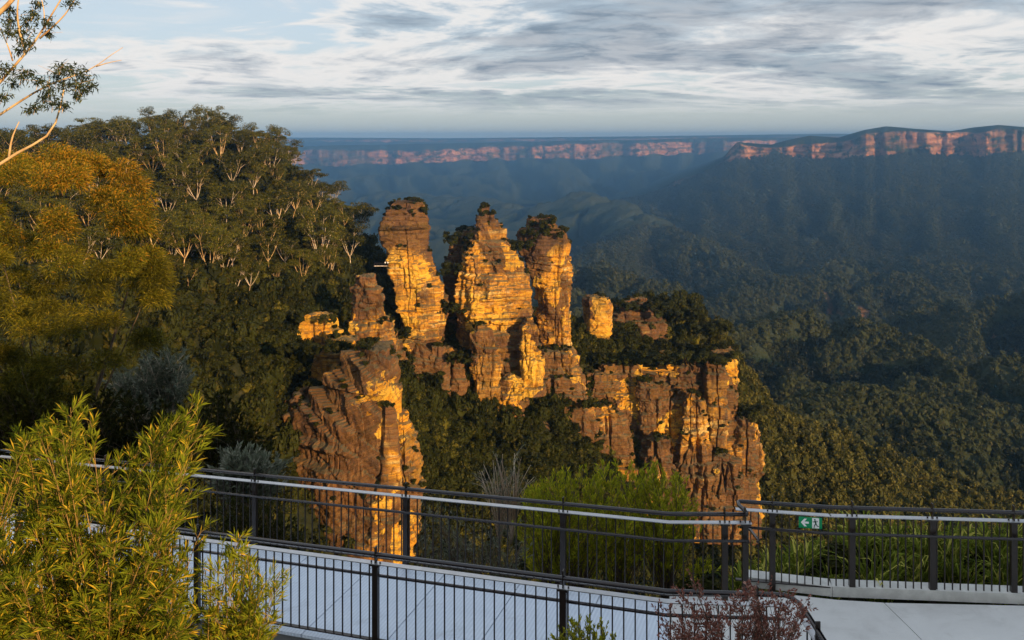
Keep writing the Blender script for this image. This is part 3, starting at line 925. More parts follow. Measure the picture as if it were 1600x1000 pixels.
def quads(rng, C, N, L, Wd):
    """leaf-clump faces: one quad each, normal N"""
    n = len(C)
    r = rng.normal(size=(n, 3))
    T = unit(np.cross(N, r))
    B = np.cross(N, T)
    L, Wd = np.reshape(L, (-1, 1)) * 0.5, np.reshape(Wd, (-1, 1)) * 0.5
    v = np.stack([C - T * L, C + B * Wd - T * L * 0.2, C + T * L, C - B * Wd + T * L * 0.2], 1)
    return v.reshape(-1, 3), np.arange(n * 4).reshape(n, 4)


def blades(O, Dr, Nn, L, Wd, droop=0.0):
    """narrow leaves: origin, direction, side normal, length, width"""
    n = len(O)
    Dr = unit(Dr)
    S = unit(np.cross(Dr, Nn))
    L, Wd = np.broadcast_to(np.reshape(L, (-1, 1)), (n, 1)), np.broadcast_to(np.reshape(Wd, (-1, 1)), (n, 1)) * 0.5
    mid = O + Dr * L * 0.45
    tip = O + Dr * L + np.array([0, 0, -1.0]) * L * droop
    v = np.stack([O, mid + S * Wd, tip, mid - S * Wd], 1)
    return v.reshape(-1, 3), np.arange(n * 4).reshape(n, 4)


def lens_points(rng, n, c, r, rzv, low=-0.35):
    """points on the upper shell of a flattened clump and the outward normal"""
    u = rng.normal(size=(n * 3, 3))
    u = unit(u)
    u = u[u[:, 2] > low][:n]
    k_ = rng.uniform(0.55, 1.05, (len(u), 1))
    P = np.asarray(c) + u * np.array([r, r, rzv]) * k_
    N = unit(u * np.array([1, 1, 2.0]) + rng.normal(size=u.shape) * 0.55)
    return P, N


def blob(rng, c, r, rzv, n=8):
    """rough inner mass of a crown"""
    th, ph = np.meshgrid(np.arange(n) * 2 * math.pi / n, np.linspace(0.15, math.pi - 0.15, 5))
    k_ = 1 + 0.25 * rng.normal(size=th.shape)
    v = np.stack([r * k_ * np.sin(ph) * np.cos(th), r * k_ * np.sin(ph) * np.sin(th), rzv * k_ * np.cos(ph)], -1).reshape(-1, 3) + np.asarray(c)
    return v, grid_faces(5, n, True)


class LB:
    """leaf buffer"""
    def __init__(self):
        self.v, self.f, self.n = [], [], 0

    def add(self, vf):
        v, f = vf
        self.v.append(v)
        self.f.append(f + self.n)
        self.n += len(v)

    def mesh(self, name, smooth=False):
        return mesh_arrays(name, np.concatenate(self.v), np.concatenate(self.f), smooth)


def bez(a, b, c, n):
    t = np.linspace(0, 1, n)[:, None]
    return (1 - t) ** 2 * a + 2 * t * (1 - t) * b + t * t * c


def make_gum(seed, h, spread, fork, nl, thin=1.0):
    rng = np.random.RandomState(seed)
    tr, lf = MB(), LB()
    lean = rng.normal(size=2) * 0.05 * h
    top = np.array([lean[0], lean[1], fork * h])
    r0 = 0.0115 * h
    tr.tube(bez(np.array([0, 0, -0.06 * h]), np.array([lean[0] * 0.2, lean[1] * 0.2, fork * h * 0.5]), top, 6), np.linspace(r0, r0 * 0.75, 6), 6)
    az0 = rng.uniform(0, 6.28)
    for i in range(nl):
        az = az0 + i * 6.283 / nl + rng.normal() * 0.3
        out = spread * h * rng.uniform(0.45, 1.0)
        end = top + np.array([math.cos(az) * out, math.sin(az) * out, h * (1 - fork) * rng.uniform(0.62, 0.95)])
        ctl = top + np.array([math.cos(az) * out * 0.75, math.sin(az) * out * 0.75, h * (1 - fork) * 0.30])
        P = bez(top - [0, 0, 0.02 * h], ctl, end, 8)
        tr.tube(P, np.linspace(r0 * 0.62, r0 * 0.18, 8), 5)
        ends = [end]
        for j in range(rng.randint(2, 4)):
            q = P[rng.randint(3, 7)]
            a2 = az + rng.normal() * 1.0
            e2 = q + np.array([math.cos(a2), math.sin(a2), rng.uniform(0.5, 1.3)]) * h * rng.uniform(0.10, 0.19)
            tr.tube(bez(q, (q + e2) / 2 + rng.normal(size=3) * 0.012 * h, e2, 5), np.linspace(r0 * 0.3, r0 * 0.1, 5), 4)
            ends.append(e2)
        for e in ends:
            r = h * rng.choice([0.06, 0.08, 0.11, 0.14]) * thin
            e = e + np.array([0, 0, 0.02 * h])
            for kk in range(3):
                c = e + rng.normal(size=3) * np.array([0.055, 0.055, 0.035]) * h * kk
                P2, N2 = lens_points(rng, int(30 + 600 * r / h), c, r, r * rng.uniform(0.45, 0.75), -0.4)
                lf.add(quads(rng, P2, N2, rng.uniform(0.020, 0.040, len(P2)) * h, rng.uniform(0.010, 0.019, len(P2)) * h))
    return tr.mesh('gum_trunk', True), lf.mesh('gum_crown')


def make_crown(seed, nclump, nq, size, flat=0.75, rad=0.5, q=0.2):
    """bush or distant tree crown of unit size, base at z=0"""
    rng = np.random.RandomState(seed)
    lf = LB()
    for i in range(nclump):
        a, rr = rng.uniform(0, 6.28), rad * math.sqrt(rng.uniform(0, 1)) * 0.75
        r = rad * rng.uniform(0.38, 0.62)
        z = flat * (1 - (rr / rad) ** 2 * 0.6) * rng.uniform(0.45, 1.0)
        c = (math.cos(a) * rr, math.sin(a) * rr, z)
        lf.add(blob(rng, (c[0], c[1], c[2] - 0.03), r * 0.72, r * 0.5, 6))
        P, N = lens_points(rng, nq, c, r, r * 0.72, -0.5)
        lf.add(quads(rng, P, N, rng.uniform(0.6, 1.3, len(P)) * q, rng.uniform(0.35, 0.7, len(P)) * q))
    lf.add(blob(rng, (0, 0, flat * 0.35), rad * 0.6, flat * 0.4, 8))
    return lf.mesh('crown')


def scatter(name, label, pts, scl, protos, mat, seed=0, sz=None, relief=None):
    """one object of many plants: instances of a few crown shapes on points"""
    rng = np.random.RandomState(seed)
    me = bpy.data.meshes.new(name)
    n = len(pts)
    me.vertices.add(n)
    me.vertices.foreach_set('co', np.asarray(pts, np.float32).ravel())
    set_attr(me, 'sc', scl)
    set_attr(me, 'sz', np.asarray(scl) * (rng.uniform(0.8, 1.25, n) if sz is None else sz))
    set_attr(me, 'rz', rng.uniform(0, 6.283, n))
    a = me.attributes.new('pick', 'INT', 'POINT')
    a.data.foreach_set('value', rng.randint(0, len(protos), n).astype(np.int32))
    o = link(name, me)
    tag(o, label, None, None, 'stuff')
    ng = bpy.data.node_groups.new(name + '_nodes', 'GeometryNodeTree')
    ng.interface.new_socket('Geometry', in_out='INPUT', socket_type='NodeSocketGeometry')
    ng.interface.new_socket('Geometry', in_out='OUTPUT', socket_type='NodeSocketGeometry')
    N, Lk = ng.nodes, ng.links
    gi, go = N.new('NodeGroupInput'), N.new('NodeGroupOutput')
    join = N.new('GeometryNodeJoinGeometry')
    for pr in reversed(protos):
        oi = N.new('GeometryNodeObjectInfo')
        oi.inputs['Object'].default_value = pr
        oi.inputs['As Instance'].default_value = True
        Lk.new(oi.outputs['Geometry'], join.inputs[0])
    inst = N.new('GeometryNodeInstanceOnPoints')

    def attr(nm, typ='FLOAT'):
        nd = N.new('GeometryNodeInputNamedAttribute')
        nd.data_type = typ
        nd.inputs['Name'].default_value = nm
        return nd.outputs['Attribute']
    cs = N.new('ShaderNodeCombineXYZ')
    Lk.new(attr('sc'), cs.inputs[0])
    Lk.new(attr('sc'), cs.inputs[1])
    Lk.new(attr('sz'), cs.inputs[2])
    cr = N.new('ShaderNodeCombineXYZ')
    Lk.new(attr('rz'), cr.inputs[2])
    e2r = N.new('FunctionNodeEulerToRotation')
    Lk.new(cr.outputs[0], e2r.inputs[0])
    inst.inputs['Pick Instance'].default_value = True
    Lk.new(gi.outputs[0], inst.inputs['Points'])
    Lk.new(join.outputs[0], inst.inputs['Instance'])
    Lk.new(attr('pick', 'INT'), inst.inputs['Instance Index'])
    Lk.new(e2r.outputs[0], inst.inputs['Rotation'])
    Lk.new(cs.outputs[0], inst.inputs['Scale'])
    if relief is None:
        Lk.new(inst.outputs[0], go.inputs[0])
    else:
        set_attr(me, 'relief', relief)
        Lk.new(inst.outputs[0], go.inputs[0])
    md = o.modifiers.new('plants', 'NODES')
    md.node_group = ng
    return o


def proto(name, me, mat):
    me.materials.append(mat)
    return bpy.data.objects.new(name, me)


SCRUB = [proto('scrub_shape', make_crown(300 + i, 6, 70, 1, 0.75, 0.55, 0.17), M['scrub']) for i in range(4)]
OLIVE = [proto('olive_shape', make_crown(360 + i, 7, 60, 1, 0.95, 0.5, 0.16), M['olive']) for i in range(3)]
FOREST = [proto('forest_shape', make_crown(320 + i, 5, 46, 1, 0.95, 0.5, 0.20), M['slope']) for i in range(4)]
CANOPY = [proto('canopy_shape', make_crown(340 + i, 4, 22, 1, 0.9, 0.5, 0.26), M['forest']) for i in range(4)]


def sample_wedge(rng, n, px0, px1, d0, d1):
    d = np.sqrt(rng.uniform(d0 ** 2, d1 ** 2, n))
    px = rng.uniform(px0, px1, n)
    return (px - HX) / F * d, d, px


def build_scatter():
    rng = np.random.RandomState(5)
    # understorey of the near ridge
    X, Y, px = sample_wedge(rng, 26000, -60, 1230, 110, 430)
    Z = ridge_z(X, Y)
    py = HY - Z / Y * F
    keep = (py < 960)
    keep &= ~((px > 445) & (px < 655) & (Y < 224) & (Y > 190))
    X, Y, Z, px, py = [a[keep] for a in (X, Y, Z, px, py)]
    sc_ = rng.uniform(1.4, 4.2, len(X)) * np.where(rng.uniform(size=len(X)) < 0.15, 2.0, 1.0)
    scatter('undergrowth', 'dense dark shrubs covering the near ridge and gully', np.stack([X, Y, Z - 0.4], 1), sc_, SCRUB, M['scrub'], 1, rng.uniform(0.6, 1.9, len(X)))
    X, Y, px = sample_wedge(rng, 2600, -60, 1230, 150, 420)
    Z = ridge_z(X, Y)
    k_ = (fbm(X / 30, Y / 30, 0, 2, 12) > -0.1) & ~((px > 440) & (px < 655) & (Y < 230))
    scatter('olive_undergrowth', 'lighter olive shrubs standing among the dark ones on the ridge', np.stack([X, Y, Z - 0.2], 1)[k_], rng.uniform(2.4, 5.8, len(X))[k_], OLIVE, M['olive'], 7)
    # scrub on ledges and tops of the rocks
    P, S = [], []
    for V, N in ROCK_V:
        c = np.where((N[:, 2] > 0.55))[0]
        if len(c) == 0:
            continue
        c = rng.choice(c, min(len(c), max(10, len(c) // 14)), replace=False)
        g = fbm(V[c, 0] / 7, V[c, 1] / 7, V[c, 2] / 7, 2, 4)
        c = c[g > -0.05]
        P.append(V[c])
        S.append(rng.uniform(0.7, 2.0, len(c)))
    for (px0, px1, py, d, n) in ((606, 664, 324, 342, 26), (812, 888, 362, 358, 70), (824, 868, 350, 358, 30), (694, 738, 372, 352, 26), (690, 720, 420, 350, 40), (746, 764, 331, 346, 3), (796, 830, 384, 356, 40), (690, 716, 480, 346, 40), (905, 1140, 560, 366, 160), (960, 1050, 478, 384, 60), (1020, 1100, 490, 386, 60), (1080, 1145, 512, 386, 60), (1000, 1150, 560, 350, 70), (1000, 1150, 545, 384, 90), (1150, 1190, 640, 366, 30), (430, 545, 545, 246, 50), (455, 530, 498, 266, 14), (560, 640, 520, 330, 40), (690, 740, 560, 338, 40), (740, 860, 640, 333, 40), (840, 930, 630, 340, 40), (610, 690, 590, 328, 40)):
        q = rng.uniform(px0, px1, n)
        P.append(np.array([W(a, py + rng.uniform(-2, 10), d + rng.uniform(-8, 8)) for a in q]))
        S.append(rng.uniform(1.2, 3.4, n) * (1.2 if px0 > 900 else 1.0))
    scatter('ledge_undergrowth', 'dark scrub growing on ledges and tops of the rocks', np.concatenate(P), np.concatenate(S), SCRUB, M['scrub'], 2)
    # forest on the slope falling away beyond the cliff
    X, Y, px = sample_wedge(rng, 9000, 1120, 1760, 330, 690)
    Z = ridge_z(X, Y)
    scatter('slope_forest', 'olive forest on the slope falling away beyond the railing', np.stack([X, Y, Z - 1], 1), rng.uniform(4, 9, len(X)), FOREST, M['forest'], 3, rng.uniform(0.9, 1.7, len(X)))
    X, Y, px = sample_wedge(rng, 24000, 850, 1760, 560, 1500)
    Z = valley_z(X, Y)
    scatter('hill_forest', 'forest over the rolling hills in the middle distance', np.stack([X, Y, Z - 2], 1), rng.uniform(7, 14, len(X)), CANOPY, M['forest'], 4, None, relief_tone(X, Y, Z))
    X, Y, px = sample_wedge(rng, 42000, 860, 1720, 1500, 3300)
    Z = valley_z(X, Y)
    k_ = np.ones(len(X), bool)
    for (a, b, d, r1, r2, s_) in CLEAR:
        c = W(a, b, d)
        k_ &= (((X - c[0]) / (r1 * d / F)) ** 2 + ((Y - c[1]) / (r2 + 40)) ** 2) > rng.uniform(0.3, 1.5, len(X))
    scatter('valley_forest', 'forest covering the far foothills', np.stack([X, Y, Z - 3], 1)[k_], rng.uniform(11, 22, len(X))[k_], CANOPY, M['forest'], 5, None, relief_tone(X, Y, Z)[k_])
    Xs, Ys, Zs = SOLX
    n = 36000
    r = rng.uniform(0, 25 - 0.01, n)
    c = rng.uniform(60, Xs.shape[1] - 120, n)
    ri, ci = r.astype(int), c.astype(int)
    fr, fc = r - ri, c - ci

    def bil(A):
        return (A[ri, ci] * (1 - fr) * (1 - fc) + A[ri + 1, ci] * fr * (1 - fc) + A[ri, ci + 1] * (1 - fr) * fc + A[ri + 1, ci + 1] * fr * fc)
    scatter('mesa_forest', 'dark forest on the slopes under the mesa', np.stack([bil(Xs), bil(Ys), bil(Zs) - 4], 1), rng.uniform(13, 24, n), CANOPY, M['forest'], 6, None, np.clip(0.5 + bil(Zs - (np.roll(Zs, 9, 1) + np.roll(Zs, -9, 1)) / 2) / 16, 0, 1))


build_scatter()


def build_gums():
    rng = np.random.RandomState(8)
    kinds = []
    for i in range(7):
        tm, cm = make_gum(400 + i, 1.0, [0.26, 0.32, 0.22, 0.36, 0.28, 0.3, 0.24][i], [0.42, 0.30, 0.5, 0.26, 0.38, 0.34, 0.46][i], [4, 5, 4, 5, 4, 6, 3][i])
        cm.materials.append(M['gum'])
        tb = tm.copy()
        tm.materials.append(M['bark'])
        tb.materials.append(M['barkgold'])
        kinds.append((tm, tb, cm))

    def gum(px, py, d, h, kind, label, group, lean=0.0, gold=False, z=None):
        x, y = (px - HX) / F * d, d
        zz = float(ridge_z(np.array([x]), np.array([y]))[0]) if z is None else z
        t = thing('gum_tree', label, 'tree', (x, y, zz), rng.uniform(0, 6.28), group)
        t.rotation_euler[0] = lean * 0.3
        t.rotation_euler[1] = lean
        t.scale = (h, h, h * rng.uniform(0.9, 1.15))
        link('trunk', kinds[kind][1 if gold else 0], None, t)
        link('crown', kinds[kind][2], None, t)
        return t

    def at_ground(px, py):
        """distance at which the sight line through (px, py) meets the ridge"""
        ds = np.linspace(120, 420, 600)
        zs = ridge_z((px - HX) / F * ds, ds)
        line = -(py - HY) / F * ds
        i = np.argmax(zs > line)
        return ds[i] if (zs > line).any() else None
    hero = [(497, 440, 95, 1, 'tall twin-limbed white gum near the outer edge of the wooded slope'), (549, 442, 75, 2, 'slender leaning white gum nearest the slim pillar'),
            (347, 442, 70, 3, 'umbrella-shaped gum with white limbs in the middle of the slope'), (429, 386, 80, 0, 'straight white gum above the umbrella-shaped gum'),
            (388, 470, 60, 4, 'small golden-barked gum below the umbrella-shaped gum'), (252, 400, 55, 6, 'forked white gum just beyond the golden she-oak'),
            (275, 325, 65, 5, 'pale straight gum behind the golden she-oak top'), (418, 290, 60, 5, 'spreading bare-limbed gum just under the skyline')]
    for px, py, hp, kd, lab in hero:
        d = at_ground(px, py) or 300
        gum(px, py, d, hp * d / F * 1.05, kd, lab, 'gum trees on the wooded slope')
    ordn = ['first', 'second', 'third', 'fourth', 'fifth', 'sixth', 'seventh', 'eighth', 'ninth', 'tenth', 'eleventh', 'twelfth']
    for i, (px, hp) in enumerate(sorted(((60, 50), (150, 52), (190, 58), (235, 46), (300, 44), (335, 62), (358, 66), (385, 60), (405, 50), (450, 42), (28, 50), (110, 48)))):
        d = np.interp(px, [0, 200, 400, 470], [360, 388, 400, 392]) - rng.uniform(0, 6)
        gum(px, 0, d, hp * d / F, rng.randint(7), 'gum on the slope skyline, %s along from the picture edge towards the far plateau' % ordn[i], 'skyline gum trees')
    pts = []
    tries = 0
    while len(pts) < 270 and tries < 6000:
        tries += 1
        px, d = rng.uniform(-20, 575), math.sqrt(rng.uniform(215 ** 2, 398 ** 2))
        x = (px - HX) / F * d
        z = float(ridge_z(np.array([x]), np.array([d]))[0])
        py = HY - z / d * F
        if py > 520 or py > 470 + (px - 300) * 0.02 or (px > 480 and py > 450):
            continue
        if any((x - a) ** 2 + (d - b) ** 2 < 22 for a, b in pts):
            continue
        pts.append((x, d))
        h = rng.choice([8, 11, 13, 15, 18]) * rng.uniform(0.9, 1.1)
        kd, gold = rng.randint(7), rng.uniform() < 0.5
        shape = ['four-limbed', 'wide', 'slender', 'low-forked', 'open', 'many-limbed', 'narrow'][kd]
        row = 'close under the skyline' if py < 320 else ('midway up the slope' if py < 400 else 'low on the slope')
        colm = 'above the she-oak' if px < 200 else ('beside the she-oak' if px < 300 else ('over the umbrella-shaped gum' if px < 400 else ('towards the outer edge' if px < 490 else 'at the outer edge')))
        lab = '%s %s gum with %s bark, %s, %s' % ('tall' if h > 14 else 'short', shape, 'golden' if gold else 'whitish', row, colm)
        gum(px, py, d, h, kd, lab, 'crowded slope gum trees', rng.normal() * 0.08, gold)


build_gums()
# ------------------------------------------------------------------ lookout: landing, ramp, railings, sign
def mat_concrete(name):
    m, k = new_mat(name)
    pos = k.n('ShaderNodeNewGeometry').outputs['Position']
    n1 = k.noise(pos, 1.1, 7, 0.65, 0.4)
    n2 = k.noise(pos, 60.0, 3, 0.6)
    col = k.ramp(n1, [(0.30, (0.47, 0.465, 0.45)), (0.5, (0.58, 0.58, 0.565)), (0.7, (0.63, 0.63, 0.615))])
    col = k.mix(k.math('MULTIPLY', k.rng(n2, 0.55, 0.75), 0.22), col, (0.30, 0.29, 0.27))
    st = k.noise(pos, 3.4, 5, 0.7, 1.0)
    col = k.mix(k.math('MULTIPLY', k.rng(st, 0.60, 0.72), 0.25), col, (0.34, 0.32, 0.28))
    finish(k, col, 0.8, n2, 0.003, 0.4, 0.3)
    return m


M['concrete'] = mat_concrete('pale_concrete')
M['kerb'] = mat_plain('kerb_concrete', (0.56, 0.56, 0.53), 0.8, 0, 0.12, 5.0, 0.1, 0.3)
M['steel'] = mat_plain('painted_dark_steel', (0.020, 0.014, 0.012), 0.32, 0.0, 0.2, 9.0, 0.0, 0.5)
M['tube'] = mat_plain('glossy_dark_tube', (0.022, 0.018, 0.02), 0.10, 0.0, 0.1, 5.0, 0.0, 0.5)
M['plate'] = mat_plain('galvanised_plate', (0.50, 0.51, 0.53), 0.3, 0.75, 0.08, 7.0, 0.0, 0.5)


def mat_deck():
    m, k = new_mat('ribbed_grey_decking')
    tc = k.n('ShaderNodeTexCoord').outputs['Object']
    w = k.n('ShaderNodeTexWave', {'wave_type': 'BANDS', 'bands_direction': 'X'}, Vector=tc, Scale=6.5, Distortion=0.15).outputs['Fac']
    n1 = k.noise(tc, 3.0, 6, 0.6)
    col = k.mix(k.rng(n1, 0.3, 0.7), (0.60, 0.69, 0.80), (0.68, 0.76, 0.86))
    col = k.mix(k.math('MULTIPLY', w, 0.35), col, (0.42, 0.48, 0.58))
    st = k.noise(tc, 1.7, 6, 0.7, 0.8)
    col = k.mix(k.math('MULTIPLY', k.rng(st, 0.54, 0.70), 0.35), col, (0.30, 0.33, 0.37))
    finish(k, col, k.rng(n1, 0.3, 0.7, 0.38, 0.6), w, 0.004, 0.6, 0.5, 0.15)
    return m


M['deck'] = mat_deck()
ZL = -5.9                        # landing level, metres below the camera
RD = np.array([-0.937, 0.350])   # down-ramp direction in plan
RN = np.array([0.350, 0.937])    # across the ramp, away from the camera
NEAR1 = np.array([2.86, 8.73])    # bend of the near railing on the landing
FAR1 = np.array([3.00, 10.60])
NEAR0 = np.array([1.64, 8.80])    # head of the ramp
FAR0 = np.array([2.01, 10.61])
SLOPE = 0.063


def build_landing():
    mb = MB()
    out = [(2.92, -3.0), (9.5, -3.0), (9.5, 10.42), (6.6, 10.48), (4.15, 10.62), (3.05, 10.85), (2.6, 10.7), (2.62, 8.75), (2.92, 8.6)]
    n = len(out)
    # slabs split by a joint line, with a gap
    joint = (5.55, 5.75)

    def slab(poly, nm):
        b = MB()
        v = [(x, y, ZL) for x, y in poly] + [(x, y, ZL - 0.18) for x, y in poly]
        m_ = len(poly)
        me = bpy.data.meshes.new(nm)
        faces = [tuple(range(m_)), tuple(range(2 * m_ - 1, m_ - 1, -1))] + [(i, i + m_, (i + 1) % m_ + m_, (i + 1) % m_) for i in range(m_)]
        me.from_pydata(v, [], faces)
        return me
    p = bpy.data.objects.new('landing_path', None)
    COL.objects.link(p)
    tag(p, 'pale concrete landing of the lookout path', None, None, 'structure')
    a, b = (4.72, 10.555), (6.35, -3.0)
    g = 0.006
    link('slab', slab([(2.92, -3.0), (b[0] - g, -3.0), (a[0] - g, a[1]), (4.15, 10.62), (3.05, 10.85), (2.03, 10.72), (1.62, 8.70), (2.92, 8.6)], 'landing_slab'), M['concrete'], p)
    link('slab', slab([(b[0] + g, -3.0), (9.8, -3.0), (9.8, 10.40), (6.6, 10.48), (a[0] + g, a[1] - 0.002)], 'landing_slab'), M['concrete'], p)
    # kerb beam under the landing fence
    path = [(3.12, 11.02), (4.15, 10.78), (6.6, 10.60), (10.2, 10.46)]
    for a_, b_ in zip(path[:-1], path[1:]):
        k_ = MB()
        A, B = np.array(a_), np.array(b_)
        t = (B - A) / np.linalg.norm(B - A)
        nn = np.array([-t[1], t[0]])
        L = np.linalg.norm(B - A) - 0.004
        c = (A + B) / 2 + nn * 0.09
        k_.box((c[0], c[1], ZL + 0.02), (L, 0.20, 0.13), (t[0], t[1], 0), (nn[0], nn[1], 0))
        link('kerb', k_.mesh('kerb'), M['kerb'], p)


build_landing()


def build_deck():
    p = bpy.data.objects.new('ramp_path', None)
    COL.objects.link(p)
    tag(p, 'ribbed grey ramp between the two dark railings', None, None, 'structure')
    pw, wd = 1.12, 1.86
    b = MB()
    b.box((0, 0, -0.02), (pw - 0.008, wd, 0.04))
    me = b.mesh('deck_panel')
    me.materials.append(M['deck'])
    ang = math.atan2(-RD[1], -RD[0])
    for i in range(11):
        s = -0.10 + pw * (i + 0.5)
        c = (NEAR0 + FAR0) / 2 + RD * s + np.array([-0.02, 0])
        o = link('deck_panel', me, None, p)
        o.location = (c[0], c[1], ZL - 0.014 - SLOPE * s)
        o.rotation_euler = (0, -math.atan(SLOPE), ang)
    for side in (NEAR0 + RN * 0.06, FAR0 - RN * 0.06):
        s0, s1 = 0.0, 12.4
        a, e = side + RD * s0, side + RD * s1
        g = MB()
        d3 = np.array([RD[0], RD[1], -SLOPE])
        d3 /= np.linalg.norm(d3)
        n3 = np.array([RN[0], RN[1], 0])
        u3 = np.cross(n3, d3)
        mid = (a + e) / 2
        g.box((mid[0], mid[1], ZL - SLOPE * 6.2 - 0.16), (12.5, 0.10, 0.22), d3, n3, u3)
        link('edge_beam', g.mesh('edge_beam'), M['plate'], p)
        for s in (2.6, 5.6, 8.6, 11.6):
            c = side + RD * s
            q = MB()
            q.box((c[0], c[1], ZL - SLOPE * s - 1.9), (0.12, 0.12, 3.3))
            link('stilt', q.mesh('stilt'), M['steel'], p)


build_deck()


def railing(label, path, posts, inner, nbal, zf, end_pts=(), start_pts=(), hand_start=()):
    """path: plan polyline; posts: distances along it; inner: side (+1/-1) of the handrail; zf: base height at a distance"""
    P = np.array(path, float)
    seg = np.linalg.norm(np.diff(P, axis=0), axis=1)
    cum = np.concatenate([[0], np.cumsum(seg)])

    def at(s):
        i = int(np.clip(np.searchsorted(cum, s) - 1, 0, len(seg) - 1))
        t = (s - cum[i]) / seg[i]
        d_ = (P[i + 1] - P[i]) / seg[i]
        return P[i] + t * (P[i + 1] - P[i]), d_, np.array([-d_[1], d_[0]]) * inner
    L = cum[-1]
    o0, _, _ = at(0)
    t = thing('railing', label, 'railing', (o0[0], o0[1], zf(0)), 0, 'dark railings of the lookout')
    org = np.array(t.location)

    def part(nm, mb, mat, smooth=False):
        return link(nm, mb.mesh(nm, smooth, org), mat, t)

    def line(h, off, ss):
        out = []
        for s in ss:
            c, d_, nn = at(s)
            c = c + nn * off
            out.append((c[0], c[1], zf(s) + h))
        return out
    ss = sorted(set([0.0, L] + [float(c) for c in cum] + [float(c) + 0.04 for c in cum[1:-1]] + [float(c) - 0.04 for c in cum[1:-1]]))
    mb = MB()
    mb.tube(list(start_pts) + line(1.10, 0, ss) + list(end_pts), 0.026, 10)
    part('top_rail', mb, M['tube'], True)
    mb = MB()
    mb.tube(list(hand_start) + line(0.80, 0.085, ss), 0.019, 8)
    part('hand_rail', mb, M['tube'], True)
    for a, b in zip(ss[:-1], ss[1:]):
        if b - a < 0.2:
            continue
        ca, da, nn = at(a + 1e-4)
        cb, _, _ = at(b - 1e-4)
        A = np.array([ca[0], ca[1], zf(a)])
        B = np.array([cb[0], cb[1], zf(b)])
        d3 = (B - A) / np.linalg.norm(B - A)
        n3 = np.array([nn[0], nn[1], 0])
        u3 = np.cross(d3, n3)
        if u3[2] < 0:
            u3 = -u3
        for nm, h, sz, mt in (('cap_plate', 0.995, (0.080, 0.010), 'plate'), ('bottom_rail', 0.07, (0.05, 0.014), 'steel')):
            q = MB()
            q.box((A + B) / 2 + np.array([0, 0, h]), (np.linalg.norm(B - A) + (0.095 if len(seg) > 1 else 0.02), sz[0], sz[1]), d3, n3, u3)
            part(nm, q, M[mt])
    me = None
    for s in posts:
        c, d_, nn = at(min(max(s, 1e-3), L - 1e-3))
        z0 = zf(s)
        q = MB()
        d3, n3 = (d_[0], d_[1], 0), (nn[0], nn[1], 0)
        q.box((c[0] - nn[0] * 0.0, c[1], z0 + 0.44), (0.075, 0.055, 1.08), d3, n3)
        q.box((c[0], c[1], z0 + 0.975), (0.12, 0.075, 0.022), d3, n3)
        po = part('post', q, M['steel'])
        q = MB()
        q.box((c[0], c[1], z0 + 1.09), (0.012, 0.05, 0.20), d3, n3)
        q.box((c[0] + nn[0] * 0.045, c[1] + nn[1] * 0.045, z0 + 0.80), (0.014, 0.08, 0.02), d3, n3)
        br = link('bracket', q.mesh('bracket', False, org), M['steel'], po)
        for sg in (-1, 1):
            q = MB()
            e = c + d_ * 0.06 * sg
            q.tube([(e[0], e[1], z0 + 0.99), (e[0], e[1], z0 + 1.018)], 0.011, 6)
            link('bolt', q.mesh('bolt', False, org), M['steel'], po)
    q = MB()
    q.box((0, 0, 0.53), (0.014, 0.014, 0.92))
    bm_ = q.mesh('baluster')
    bm_.materials.append(M['steel'])
    n = int(round(L / nbal))
    for i in range(n):
        s = (i + 0.5) * L / n
        if min(abs(s - p) for p in posts) < 0.045:
            continue
        c, d_, nn = at(s)
        b = link('baluster', bm_, None, t)
        b.location = (c[0] - org[0], c[1] - org[1], zf(s) - org[2])
        b.rotation_euler = (0, 0, math.atan2(d_[1], d_[0]))
    return t


def build_railings():
    n1, f1 = np.linalg.norm(NEAR1 - NEAR0), np.linalg.norm(FAR1 - FAR0)
    zn = lambda s: ZL - SLOPE * max(0.0, s - n1)
    zfar = lambda s: ZL - SLOPE * max(0.0, s - f1)
    # near side of the ramp, turning back towards the camera along the landing
    near = [tuple(NEAR1), tuple(NEAR0), tuple(NEAR0 + RD * 11.4)]
    x0, y0 = NEAR1

    def post_s(px, O):
        """distance down the ramp seen at pixel column px"""
        k_ = (px - HX) / F
        return (O[0] - k_ * O[1]) / (k_ * RD[1] - RD[0])
    railing('near dark railing of the ramp, with the brown bush at its bend', near, [0.28] + [n1 + post_s(q, NEAR0) for q in (880, 587, 308, 30)], -1, 0.125, zn,
            start_pts=[(x0 + 0.13, 6.2, ZL + 1.1), (x0 + 0.115, 8.3, ZL + 1.1), (x0 + 0.10, 8.58, ZL + 1.1), (x0 + 0.05, 8.69, ZL + 1.1)])
    railing('short dark railing running from the bend along the landing towards the camera', [(x0 + 0.13, 6.2), (x0 + 0.115, 8.45)], [0.06, 1.9], -1, 0.125, lambda s: ZL)
    far = [tuple(FAR1), tuple(FAR0), tuple(FAR0 + RD * 11.8)]
    x1, y1 = FAR1
    railing('far dark railing of the ramp, in front of the cliffs', far, [0.03, 0.29] + [f1 + post_s(q, FAR0) for q in (880, 634, 398, 165)], 1, 0.125, zfar)
    railing('dark railing along the landing, carrying the green sign', [(3.00, 10.98), (4.13, 10.80), (6.6, 10.64), (10.0, 10.50)],
            [0.42, 1.42, 2.43, 3.44, 4.45, 5.5], -1, 0.098, lambda s: ZL + 0.12 * 0 + 0.0,
            start_pts=[(x1 - 0.002, y1 + 0.03, ZL + 1.10), (x1 - 0.01, y1 + 0.14, ZL + 1.10), (2.965, 10.86, ZL + 1.10), (2.972, 10.95, ZL + 1.10)],
            hand_start=[(x1 + 0.10, y1 - 0.10, ZL + 0.80), (x1 + 0.12, y1 - 0.06, ZL + 0.80), (x1 + 0.10, 10.82, ZL + 0.80)])


